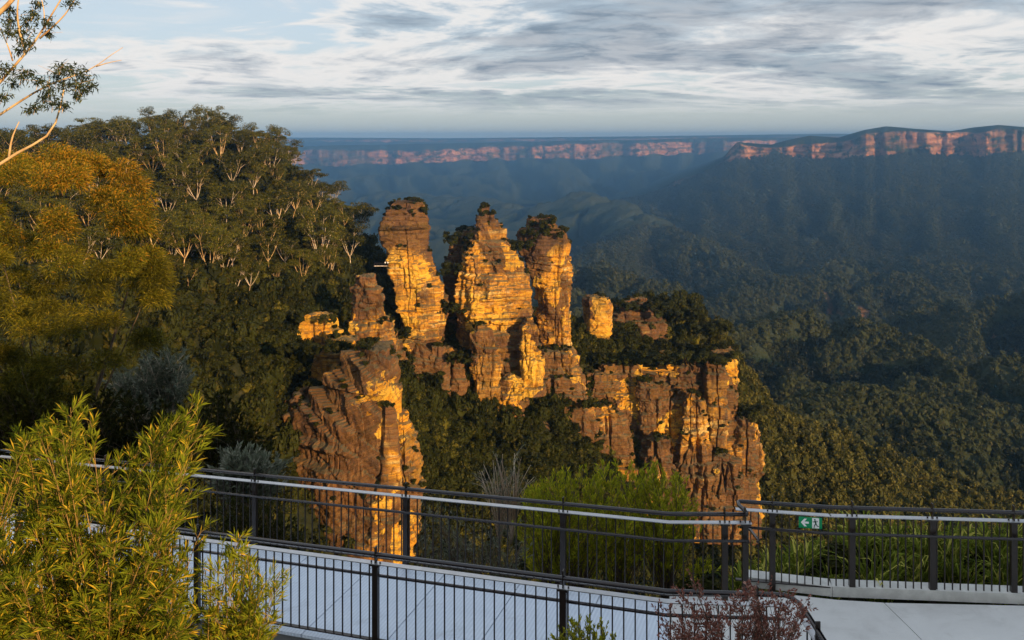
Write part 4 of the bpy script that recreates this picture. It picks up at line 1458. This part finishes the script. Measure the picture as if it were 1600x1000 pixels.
build_railings()


def build_sign():
    m1 = mat_plain('sign_green', (0.0, 0.27, 0.10), 0.4, 0, 0.03, 3.0)
    m2 = mat_plain('sign_white', (0.82, 0.84, 0.82), 0.4, 0, 0.02, 3.0)
    m3 = mat_plain('sign_dark_green', (0.005, 0.06, 0.035), 0.4, 0, 0.03, 3.0)
    a, b = np.array([3.00, 10.98]), np.array([4.13, 10.80])
    u = (b - a) / np.linalg.norm(b - a)
    nn = np.array([u[1], -u[0]])
    k_ = (1265.5 - HX) / F
    s = (a[0] - k_ * a[1]) / (k_ * u[1] - u[0])
    c = a + u * s + nn * 0.03
    t = thing('exit_sign', 'green and white sign with arrow and running figure on the landing railing', 'sign', (c[0], c[1], ZL + 0.895))
    t.rotation_euler = (0, 0, math.atan2(u[1], u[0]))
    wd, ht = 0.29, 0.145

    def flat(name, polys, y, mat, th=0.0015):
        v, f = [], []
        for p in polys:
            i0, n = len(v), len(p)
            v += [(x, y, z) for x, z in p] + [(x, y + th, z) for x, z in p]
            f.append(tuple(range(i0, i0 + n)))
            f.append(tuple(range(i0 + 2 * n - 1, i0 + n - 1, -1)))
            for i in range(n):
                j = (i + 1) % n
                f.append((i0 + i, i0 + i + n, i0 + j + n, i0 + j))
        me = bpy.data.meshes.new(name)
        me.from_pydata(v, [], f)
        return link(name, me, mat, t)

    def rect(x0, x1, z0, z1):
        return [(x0, z0), (x1, z0), (x1, z1), (x0, z1)]
    flat('plate', [rect(-wd / 2, wd / 2, -ht / 2, ht / 2)], 0, m1, 0.006)
    A = -0.125

    def seg(p, q, w0, w1=None):
        w1 = w0 if w1 is None else w1
        p, q = np.array(p), np.array(q)
        d_ = (q - p) / np.linalg.norm(q - p)
        o = np.array([-d_[1], d_[0]])
        return [tuple(p - o * w0 / 2), tuple(q - o * w1 / 2), tuple(q + o * w1 / 2), tuple(p + o * w0 / 2)]
    flat('arrow', [[(-0.118, 0), (-0.076, -0.050), (-0.044, -0.050), (-0.074, -0.013), (-0.020, -0.013), (-0.020, 0.013), (-0.074, 0.013), (-0.044, 0.050), (-0.076, 0.050)]], -0.003, m2, 0.0025)
    flat('doorway', [rect(0.022, 0.108, -0.066, 0.066)], -0.003, m2, 0.0025)
    hx, hz = 0.054, 0.045
    head = [(hx + 0.0095 * math.cos(i * math.pi / 5), hz + 0.0095 * math.sin(i * math.pi / 5)) for i in range(10)]
    flat('running_figure', [head, seg((0.056, 0.032), (0.068, -0.008), 0.020, 0.017), seg((0.058, 0.026), (0.038, 0.014), 0.008), seg((0.038, 0.014), (0.027, 0.018), 0.007),
                            seg((0.060, 0.026), (0.082, 0.018), 0.008), seg((0.082, 0.018), (0.092, 0.030), 0.007),
                            seg((0.065, -0.006), (0.050, -0.030), 0.012, 0.010), seg((0.050, -0.030), (0.044, -0.064), 0.010, 0.008),
                            seg((0.069, -0.006), (0.084, -0.034), 0.012, 0.010), seg((0.084, -0.034), (0.104, -0.040), 0.009, 0.007)], -0.0060, m3, 0.0025)


build_sign()
# ------------------------------------------------------------------ plants close to the lookout
def in_poly(p, poly):
    x, y = p
    r = False
    for (x0, y0), (x1, y1) in zip(poly, poly[1:] + poly[:1]):
        if (y0 > y) != (y1 > y) and x < (x1 - x0) * (y - y0) / (y1 - y0) + x0:
            r = not r
    return r


def bush(name, label, cat, bases, tips, rng, mats, stem_r, twig_len, n_twig, n_leaf, leaf, spread=0.8, droop=0.1, start=0.35, up=0.35, tri=4, group=None, leaf_angle=0.6, org=None, bare=0.0):
    """stems from the bases to the tips, twigs along them, narrow leaves along the twigs"""
    bases = np.array(bases)
    org = bases[0] if org is None else np.asarray(org)
    st, O, Dv, Nv = MB(), [], [], []
    for tip in tips:
        b = bases[np.argmin(((bases - tip) ** 2).sum(1) * rng.uniform(0.7, 1.4, len(bases)))]
        v = tip - b
        L = np.linalg.norm(v)
        ctl = b + v * 0.5 + np.array([0, 0, 1]) * L * 0.10 - np.array([v[0], v[1], 0]) * 0.18 + rng.normal(size=3) * L * 0.04
        P = bez(b, ctl, tip, 10)
        st.tube(P, np.linspace(stem_r, stem_r * 0.22, 10), tri)
        if rng.uniform() < bare:
            continue
        for i in range(n_twig):
            t = start + (1 - start) * (i + rng.uniform()) / n_twig
            j = min(8, int(t * 9))
            p0 = P[j] + (P[j + 1] - P[j]) * (t * 9 - j)
            tg = unit(P[j + 1] - P[j])
            rd = rng.normal(size=3)
            side = unit(rd - tg * np.dot(rd, tg))
            dr = unit(tg * (1.0 - 0.35 * spread) + side * spread + np.array([0, 0, up]))
            tl = twig_len * rng.uniform(0.5, 1.2) * (1.15 - 0.5 * t)
            p1 = p0 + dr * tl + np.array([0, 0, -1]) * droop * tl
            mid = p0 + dr * tl * 0.55
            T = bez(p0, mid, p1, 5)
            st.tube(T, np.linspace(stem_r * 0.25, stem_r * 0.10, 5), 3, False)
            tt = rng.uniform(0.1, 1.0, n_leaf)
            tt[0] = 1.0
            q = (1 - tt[:, None]) ** 2 * p0 + 2 * (tt * (1 - tt))[:, None] * mid + (tt ** 2)[:, None] * p1
            s2 = rng.normal(size=(n_leaf, 3))
            s2 = unit(s2 - dr * (s2 @ dr)[:, None])
            O.append(q)
            Dv.append(unit(dr * 1.0 + s2 * leaf_angle + np.array([0, 0, up * 0.4])))
            Nv.append(rng.normal(size=(n_leaf, 3)))
    O, Dv, Nv = np.concatenate(O), np.concatenate(Dv), np.concatenate(Nv)
    n = len(O)
    v, f = blades(O - org, Dv, Nv, rng.uniform(0.6, 1.15, n) * leaf[0], rng.uniform(0.7, 1.2, n) * leaf[1], 0.12)
    t = thing(name, label, cat, org, 0, group)
    link('stems', st.mesh('stems', True, org), mats[1], t)
    link('foliage', mesh_arrays('foliage', v, f), mats[0], t)
    return t


def tips_in(rng, poly, n, d0, d1):
    xs, ys = [p[0] for p in poly], [p[1] for p in poly]
    out = []
    while len(out) < n:
        p = (rng.uniform(min(xs), max(xs)), rng.uniform(min(ys), max(ys)))
        if in_poly(p, poly):
            out.append(W(p[0], p[1], rng.uniform(d0, d1)))
    return np.array(out)


def edge_tips(rng, line, n, d0, d1):
    L = np.array(line, float)
    s = np.concatenate([[0], np.cumsum(np.linalg.norm(np.diff(L, axis=0), axis=1))])
    u = rng.uniform(0, s[-1], n)
    return np.array([W(np.interp(a, s, L[:, 0]), np.interp(a, s, L[:, 1]) + rng.uniform(0, 25), rng.uniform(d0, d1)) for a in u])


def build_near_plants():
    rng = np.random.RandomState(17)
    poly = [(-60, 720), (0, 700), (60, 662), (100, 640), (145, 650), (170, 720), (215, 712), (262, 655), (296, 632), (314, 650), (306, 720), (312, 790), (318, 860), (300, 1000), (-60, 1000)]
    tips = np.concatenate([tips_in(rng, poly, 95, 4.2, 5.6), edge_tips(rng, [(-20, 705), (40, 690), (75, 655), (100, 634), (140, 640), (150, 690)], 14, 4.5, 5.1),
                           edge_tips(rng, [(200, 720), (240, 680), (270, 650), (300, 622), (312, 640), (318, 720)], 14, 4.7, 5.3)])
    bush('wattle_bush', 'tall yellow-green narrow-leaved bush filling the lower corner before the ramp', 'bush', [W(95, 1090, 4.9), W(250, 1120, 5.0), W(-60, 1080, 4.9), W(170, 1140, 4.7)], tips, rng,
         (M['wattle'], M['wattlestem']), 0.006, 0.15, 22, 16, (0.085, 0.0085), 0.8, 0.12, 0.22)
    poly = [(300, 900), (350, 850), (365, 830), (385, 870), (425, 880), (440, 930), (432, 1000), (290, 1010)]
    tips = np.concatenate([tips_in(rng, poly, 30, 4.5, 5.0), edge_tips(rng, [(345, 850), (368, 815), (385, 850), (428, 862), (445, 890)], 8, 4.6, 4.9)])
    bush('wattle_bush', 'smaller feathery yellow-green bush overlapping the near railing', 'bush', [W(385, 1110, 4.8), W(340, 1120, 4.8)], tips, rng,
         (M['wattle'], M['wattlestem']), 0.004, 0.10, 14, 13, (0.07, 0.0075), 0.7, 0.1, 0.25)
    # rusty shrub at the bend of the near railing
    poly = [(1010, 960), (1050, 925), (1090, 915), (1140, 920), (1180, 905), (1230, 925), (1262, 935), (1270, 1000), (1000, 1010)]
    tips = np.concatenate([tips_in(rng, poly, 75, 6.6, 7.6), edge_tips(rng, [(1060, 925), (1090, 890), (1130, 920), (1200, 900), (1225, 920), (1265, 925), (1276, 950)], 16, 6.8, 7.4)])
    bush('rust_bush', 'thin reddish-brown bush in front of the railing bend', 'bush', [W(1140, 1110, 7.2), W(1080, 1110, 7.2), W(1210, 1110, 7.1)], tips, rng,
         (M['rust'], M['barkdark']), 0.006, 0.16, 8, 12, (0.038, 0.014), 0.7, 0.0, 0.35, leaf_angle=0.8)
    poly = [(862, 990), (880, 975), (905, 968), (935, 970), (962, 985), (966, 1010), (860, 1010)]
    bush('green_bush', 'low bright green shrub at the foot of the near railing', 'bush', [W(910, 1090, 7.4), W(940, 1090, 7.4)], np.concatenate([tips_in(rng, poly, 26, 7.2, 7.6), edge_tips(rng, [(868, 980), (905, 965), (940, 970), (958, 985)], 12, 7.3, 7.5)]), rng,
         (M['heath'], M['barkdark']), 0.006, 0.09, 7, 12, (0.040, 0.011), 0.4, 0.0, 0.45, 0.6)
    # heath bush behind the far railing
    poly = [(820, 770), (840, 748), (900, 738), (960, 735), (1020, 738), (1060, 752), (1085, 790), (1100, 850), (1130, 900), (830, 900), (800, 840)]
    tips = np.concatenate([tips_in(rng, poly, 150, 14.6, 17.2), edge_tips(rng, [(815, 785), (835, 752), (900, 735), (960, 730), (1025, 736), (1062, 750), (1085, 790)], 70, 15.0, 16.5)])
    bush('heath_bush', 'rounded yellow-green bush behind the far railing', 'bush', [W(900, 950, 15.6), W(970, 950, 15.8), W(1040, 950, 15.6), W(860, 950, 15.5)], tips, rng,
         (M['heath'], M['barkdark']), 0.012, 0.36, 9, 18, (0.12, 0.022), 0.45, 0.0, 0.35, 0.7)
    poly = [(735, 725), (770, 708), (815, 705), (838, 730), (830, 780), (760, 790)]
    bush('grey_bush', 'half-dead grey shrub with bare twigs beside the yellow-green bush', 'bush', [W(800, 850, 16.5), W(780, 850, 16.5)], tips_in(rng, poly, 46, 16, 17), rng,
         (M['grey'], M['bark']), 0.014, 0.34, 7, 5, (0.10, 0.013), 0.8, 0.0, 0.3, 0.4, bare=0.35)
    poly = [(640, 800), (680, 790), (740, 800), (800, 810), (830, 850), (820, 890), (640, 880)]
    bush('grey_bush', 'grey-green shrub seen through the far railing balusters', 'bush', [W(720, 960, 14.6), W(780, 960, 14.6), W(670, 960, 14.8)], tips_in(rng, poly, 70, 14.2, 15.4), rng,
         (M['grey'], M['barkdark']), 0.012, 0.32, 7, 8, (0.10, 0.014), 0.8, 0.0, 0.3, 0.4, bare=0.15)
    poly = [(330, 790), (380, 770), (440, 800), (470, 840), (330, 850)]
    bush('dark_bush', 'dark green shrub behind the far railing beside the wattle', 'bush', [W(380, 900, 16.5), W(430, 900, 16.5)], tips_in(rng, poly, 60, 16, 17.5), rng,
         (M['scrub'], M['barkdark']), 0.012, 0.35, 8, 12, (0.12, 0.03), 0.8, 0.0, 0.3, 0.4)
    # shrubs on the shoulder of the headland, under the she-oak
    for i, (lab, nm, poly, d0, d1, mt, bases, n) in enumerate((
            ('blue-grey shrub with pale bare limbs beside the she-oak foot', 'grey_bush', [(170, 600), (200, 575), (235, 545), (285, 550), (300, 590), (290, 625), (180, 640)], 40, 44, 'grey', [(220, 690, 42), (265, 690, 42)], 90),
            ('dark olive shrub under the she-oak, above the wattle', 'dark_bush', [(60, 620), (120, 600), (190, 620), (250, 640), (310, 660), (310, 740), (40, 740)], 30, 36, 'scrub', [(120, 800, 33), (200, 800, 33), (270, 800, 33)], 150),
            ('fresh green shrub at the she-oak foot by the picture edge', 'green_bush', [(-30, 600), (40, 575), (90, 600), (100, 660), (-30, 700)], 30, 34, 'olive', [(20, 780, 32), (70, 780, 32)], 90),
            ('dull green shrub between the blue-grey shrub and the reddish cliff', 'dark_bush', [(300, 640), (340, 600), (400, 640), (430, 720), (320, 740)], 40, 48, 'scrub', [(350, 800, 44), (390, 800, 44)], 110),
            ('grey-green flat shrub just over the far railing', 'grey_bush', [(340, 722), (370, 712), (410, 718), (440, 730), (430, 760), (340, 760)], 26, 29, 'grey', [(390, 830, 27)], 50))):
        bush(nm, lab, 'bush', [W(*b) for b in bases], tips_in(rng, poly, n, d0, d1), rng, (M[mt], M['bark'] if i == 0 else M['barkdark']), 0.03, 0.8, 10, 22, (0.24, 0.07), 0.8, 0.0, 0.4, 0.4)


build_near_plants()


def build_sheoak():
    rng = np.random.RandomState(23)
    d0 = 34.0
    base = W(70, 760, d0)
    t = thing('she_oak', 'large golden she-oak with drooping needles at the picture edge', 'tree', base)
    poly = [(-120, 300), (0, 262), (60, 244), (120, 240), (180, 252), (214, 290), (216, 340), (236, 385), (252, 430), (240, 480), (232, 530), (200, 590), (120, 620), (-120, 640)]
    lobes = tips_in(rng, poly, 84, d0 - 3.2, d0 + 1.5)
    edge = edge_tips(rng, [(-60, 275), (60, 245), (120, 240), (180, 252), (212, 288), (214, 340), (234, 385), (248, 430), (236, 480), (225, 540)], 34, d0 - 1.5, d0 + 0.5)
    lobes = np.concatenate([lobes, edge])
    tr = MB()
    for s in range(9):
        e = lobes[rng.randint(len(lobes))]
        tr.tube(bez(base + np.array([rng.normal() * 0.3, 0.3, -1]), base * 0.45 + e * 0.55 + np.array([0, 1.6, -0.6]), e + np.array([0, 0.8, 0]), 9), np.linspace(0.07, 0.010, 9), 5)
    link('trunk', tr.mesh('trunk', True, base), M['barkdark'], t)
    buf = {'casu': LB(), 'casusun': LB(), 'casudark': LB()}
    for c in lobes:
        px, py = c[0] / c[1] * F + HX, HY - c[2] / c[1] * F
        pg = float(np.clip((420 - py) / 260, 0, 0.6) * np.clip((px + 60) / 160, 0, 1)) * rng.uniform(0.6, 1.0)  # painted sunlight: share of gold needles grows upwards and to the right
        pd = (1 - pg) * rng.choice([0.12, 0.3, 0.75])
        r = rng.uniform(0.45, 0.85)
        n = 1500
        u = unit(rng.normal(size=(n, 3)))
        u = u[u[:, 2] > -0.6]
        O = c + u * r * rng.uniform(0.35, 1.0, (len(u), 1)) * np.array([1, 1, 0.8])
        dr = unit(u * 0.8 + np.array([0.25, 0, 0.35]) + rng.normal(size=u.shape) * 0.45)
        pick = rng.uniform(size=len(u))
        for key, mk in (('casusun', pick < pg), ('casudark', (pick >= pg) & (pick < pg + pd)), ('casu', pick >= pg + pd)):
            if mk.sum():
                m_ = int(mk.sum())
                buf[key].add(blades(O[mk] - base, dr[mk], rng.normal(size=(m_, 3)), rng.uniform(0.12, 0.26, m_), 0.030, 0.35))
    link('foliage', buf['casu'].mesh('foliage'), M['casu'], t)
    link('foliage', buf['casudark'].mesh('foliage'), M['casudark'], t)
    o = link('foliage', buf['casusun'].mesh('foliage'), M['casusun'], t)
    o['label'] = 'upper foliage tinted orange-gold as if sunlit'


build_sheoak()


def build_gum_near():
    """gum whose limbs reach in from the picture edge"""
    rng = np.random.RandomState(29)
    d = 20.0
    base = W(-230, 620, d)
    t = thing('gum_tree', 'gum whose bare golden limbs reach in at the upper picture edge', 'tree', base)
    tr, lf = MB(), LB()
    top = W(-170, 300, d)
    tr.tube(bez(base, (base + top) / 2 + np.array([0.15, 0, 0]), top, 8), np.linspace(0.20, 0.14, 8), 8)

    def limb(pts, r0, r1, n=14):
        P = np.array([W(px, py, d + dz) for px, py, dz in pts])
        s = np.concatenate([[0], np.cumsum(np.linalg.norm(np.diff(P, axis=0), axis=1))])
        u = np.linspace(0, s[-1], n)
        Q = np.stack([np.interp(u, s, P[:, i]) for i in range(3)], 1)
        Q[1:-1] = (Q[:-2] + 2 * Q[1:-1] + Q[2:]) / 4
        tr.tube(Q, np.linspace(r0, r1, n), 6)
        return Q
    limb([(-170, 320, 0), (-60, 290, 0), (0, 258, 0), (30, 235, 0), (78, 215, 0), (92, 185, 0), (96, 155, 0), (100, 140, 0)], 0.065, 0.014)
    limb([(-175, 300, 0), (-80, 240, 0.3), (-10, 185, 0.2), (20, 166, 0.2), (60, 140, 0), (100, 122, 0), (140, 112, 0), (158, 98, 0), (172, 86, 0), (192, 74, 0)], 0.055, 0.006, 20)
    limb([(150, 104, 0), (168, 98, 0), (190, 94, 0)], 0.016, 0.006, 6)
    limb([(-180, 280, 0), (-100, 210, -0.4), (-20, 150, -0.4), (10, 118, -0.4), (40, 82, -0.4), (60, 62, -0.4), (72, 34, -0.4), (95, 2, -0.4), (105, -20, -0.4)], 0.06, 0.014, 18)
    limb([(62, 60, -0.4), (85, 40, -0.4), (103, 22, -0.4), (112, 8, -0.4), (122, -10, -0.4)], 0.025, 0.010, 8)
    limb([(40, 82, -0.4), (30, 50, -0.4), (26, 20, -0.5), (30, -10, -0.5)], 0.03, 0.014, 8)
    limb([(68, 42, -0.4), (70, 20, -0.3), (64, -5, -0.3)], 0.015, 0.008, 6)
    limb([(20, 95, -0.4), (12, 70, -0.3), (2, 48, -0.3), (-8, 30, -0.3)], 0.02, 0.008, 6)
    limb([(-160, 160, 0), (-60, 70, 0), (0, 20, 0), (14, 6, 0), (26, -8, 0)], 0.10, 0.05)
    limb([(14, 245, 0), (18, 215, 0), (30, 190, 0)], 0.03, 0.01, 6)
    clusters = [(44, 32, 26), (30, 50, 22), (40, 66, 18), (14, 30, 16), (14, 48, 18), (52, 20, 14), (74, 34, 14), (76, 52, 10), (110, 4, 14), (8, 108, 20), (-10, 110, 20), (4, 150, 14), (20, 130, 14), (34, 118, 16), (44, 112, 10),
                (90, 116, 22), (112, 108, 20), (128, 118, 22), (100, 130, 22), (120, 132, 20), (142, 134, 12), (78, 140, 18), (60, 126, 16), (70, 150, 16), (84, 160, 18), (100, 164, 14), (56, 166, 14), (44, 172, 10), (122, 150, 10), (130, 142, 10), (16, 14, 12), (60, 4, 12), (96, 104, 14), (30, 78, 12)]
    for px, py, rp in clusters:
        c = W(px, py, d - 0.2 + rng.uniform(-0.5, 0.5))
        r = rp * d / F
        n = int(14 + rp * 5.0)
        u = unit(rng.normal(size=(n, 3))) * rng.uniform(0.1, 1.0, (n, 1))
        O = c + u * r * np.array([1, 1, 0.75])
        dr = unit(rng.normal(size=(n, 3)) + np.array([0.2, 0, -0.7]))
        lf.add(blades(O - base, dr, rng.normal(size=(n, 3)), rng.uniform(0.10, 0.17, n), 0.030, 0.05))
        for i in range(3):
            a = c + rng.normal(size=3) * r * 0.5
            tr.tube([c + np.array([-0.05, 0, -r * 0.9]), c, a], [0.008, 0.006, 0.003], 3, False)
    link('trunk', tr.mesh('trunk', True, base), M['barkgold'], t)
    link('crown', lf.mesh('crown'), M['gumnear'], t)


M['gumnear'] = mat_leaf('gum_leaves_near', (0.018, 0.028, 0.014), (0.06, 0.075, 0.03), (0.10, 0.11, 0.04), 0.2, 0.15)
build_gum_near()


def build_grass():
    rng = np.random.RandomState(31)
    lb = LB()
    O, Dv, L = [], [], []
    for i in range(330):
        px, d = rng.uniform(1150, 1640), rng.uniform(11.15, 14.0)
        x = (px - HX) / F * d
        if x < 3.3 and d < 11.4:
            continue
        z = float(head_z(np.array([x]), np.array([d]))[0])
        hgt = (0.64 if px > 1330 else 0.42) * rng.uniform(0.8, 1.25)
        for j in range(26):
            a = rng.uniform(0, 6.28)
            k_ = rng.uniform(0.1, 0.75)
            O.append((x + rng.normal() * 0.05, d + rng.normal() * 0.05, z))
            Dv.append((math.cos(a) * k_, math.sin(a) * k_, 1.0))
            L.append(hgt * rng.uniform(0.6, 1.1))
    O, Dv, L = np.array(O), unit(np.array(Dv)), np.array(L)[:, None]
    S = unit(np.cross(Dv, rng.normal(size=Dv.shape)))
    w = rng.uniform(0.007, 0.016, (len(O), 1))
    flat = Dv * np.array([1, 1, 0])
    p1 = O + Dv * L * 0.5
    p2 = p1 + Dv * L * 0.3 + flat * L * 0.18
    p3 = p2 + Dv * L * 0.12 + flat * L * 0.35 - np.array([0, 0, 1]) * L * 0.10
    v = np.stack([O - S * w * 0.7, O + S * w * 0.7, p1 - S * w, p1 + S * w, p2 - S * w * 0.8, p2 + S * w * 0.8, p3], 1).reshape(-1, 3)
    i0 = np.arange(len(O)) * 7
    q = np.concatenate([np.stack([i0, i0 + 1, i0 + 3, i0 + 2], 1), np.stack([i0 + 2, i0 + 3, i0 + 5, i0 + 4], 1)])
    tr = np.stack([i0 + 4, i0 + 5, i0 + 6], 1)
    o = link('strap_grass', mesh_arrays('strap_grass', v, [q, tr]), M['grass'])
    tag(o, 'long green strap-leaved grass behind the landing railing', None, None, 'stuff')
    # low dark cover on the planted ground
    X, Y = rng.uniform(-30, 12, 2600), rng.uniform(3.5, 40, 2600)
    k_ = (Y < head_edge(X) + 1.0) & ~((X > 2.4) & (Y < 11.6)) & ~((np.abs((X - 3) * 0.33 + (Y - 10.6) * 0.944 + 0.9) < 1.6) & (X < 4))
    X, Y = X[k_], Y[k_]
    Z = head_z(X, Y)
    scatter('headland_undergrowth', 'low dark plants on the headland around the ramp', np.stack([X, Y, Z - 0.1], 1), rng.uniform(0.25, 0.6, len(X)) * np.clip(Y / 12, 1, 3.0), SCRUB, M['scrub'], 9)


build_grass()


def build_people():
    """two visitors on the footbridge to the slim pillar"""
    d = 333.0
    o = thing('footbridge', 'tiny pale footbridge between the wooded slope and the slim pillar', 'bridge', W(593, 415.5, d))
    org = np.array(o.location)
    a, b = W(585, 415.5, d), W(605, 415.5, d)
    mb = MB()
    mb.box((a + b) / 2, (b[0] - a[0], 1.5, 0.16))
    link('deck', mb.mesh('deck', False, org), M['bark'], o)
    for y in (-0.7, 0.7):
        mb = MB()
        for x in np.linspace(a[0] + 0.1, b[0] - 0.1, 6):
            mb.box((x, d + y, a[2] + 0.55), (0.06, 0.06, 1.1))
        mb.box(((a[0] + b[0]) / 2, d + y, a[2] + 1.1), (b[0] - a[0], 0.06, 0.07))
        link('guard_rail', mb.mesh('guard_rail', False, org), M['steel'], o)
    skin = mat_plain('skin', (0.45, 0.27, 0.19), 0.6)
    white = mat_plain('white_shirt', (0.75, 0.74, 0.76), 0.8)
    dark = mat_plain('dark_trousers', (0.02, 0.02, 0.03), 0.8)
    for px, lab, sw in ((602.0, 'person in a white top and dark trousers on the footbridge, nearer the slope', 0.10), (606.0, 'person in a white top and dark trousers standing closest to the slim pillar', -0.08)):
        g = W(px, 415.5, d - 0.4) + np.array([0, 0, 0.13])
        t = thing('person', lab, 'person', g, 0.3 * sw, 'visitors on the footbridge')
        V = [(0, 0, .92), (0, 0, 1.15), (0, 0, 1.38), (0, 0, 1.50), (0, -.02, 1.60), (0, -.02, 1.74),
             (-.09, 0, .86), (-.10, -.02 + sw, .48), (-.10, sw * 1.2, .07), (-.10, -.12 + sw, .03), (.09, 0, .86), (.10, -.02 - sw, .48), (.10, -sw * 1.2, .07), (.10, -.12 - sw, .03),
             (-.19, 0, 1.40), (-.25, .02, 1.12), (-.22, -.10, .88), (.19, 0, 1.40), (.25, .02, 1.12), (.22, -.10, .88)]
        E = [(0, 1), (1, 2), (2, 3), (3, 4), (4, 5), (0, 6), (6, 7), (7, 8), (8, 9), (0, 10), (10, 11), (11, 12), (12, 13), (2, 14), (14, 15), (15, 16), (2, 17), (17, 18), (18, 19)]
        Rr = [.13, .14, .15, .06, .09, .08, .09, .065, .045, .04, .09, .065, .045, .04, .06, .045, .035, .06, .045, .035]
        me = bpy.data.meshes.new('body')
        me.from_pydata(V, E, [])
        ob = link('body', me, white, t)
        sk = ob.modifiers.new('skin', 'SKIN')
        for i, r in enumerate(Rr):
            me.skin_vertices[0].data[i].radius = (r, r * 0.85)
        me.skin_vertices[0].data[0].use_root = True
        sub = ob.modifiers.new('smooth', 'SUBSURF')
        sub.levels = sub.render_levels = 1
        # trousers, hair and face colour by height on the one body
        m, k = new_mat('visitor_clothes')
        z = k.n('ShaderNodeSeparateXYZ', None, _0=k.n('ShaderNodeTexCoord').outputs['Object']).outputs[2]
        n_ = k.noise(k.n('ShaderNodeTexCoord').outputs['Object'], 9.0, 3)
        col = k.mix(k.math('GREATER_THAN', z, 0.95), (0.02, 0.02, 0.03), k.mix(n_, (0.62, 0.62, 0.64), (0.80, 0.80, 0.82)))
        col = k.mix(k.math('GREATER_THAN', z, 1.47), col, (0.42, 0.25, 0.17))
        col = k.mix(k.math('GREATER_THAN', z, 1.70), col, (0.03, 0.02, 0.015))
        finish(k, col, 0.8)
        me.materials.clear()
        me.materials.append(m)


build_people()
# ------------------------------------------------------------------ haze
def build_haze():
    mb = MB()
    mb.box((0, 0, -207), (30000, 30000, 574))
    o = link('haze', mb.mesh('haze'), None)
    m, k = new_mat('blue_haze')
    v = k.n('ShaderNodeVolumePrincipled')
    v.inputs['Color'].default_value = (0.32, 0.63, 1.0, 1)
    v.inputs['Density'].default_value = 1.1e-4
    v.inputs['Anisotropy'].default_value = 0.8
    k.n('ShaderNodeOutputMaterial', None, Volume=v.outputs[0])
    o.data.materials.append(m)
    tag(o, 'thin blue air filling the valley', None, None, 'stuff')


build_haze()
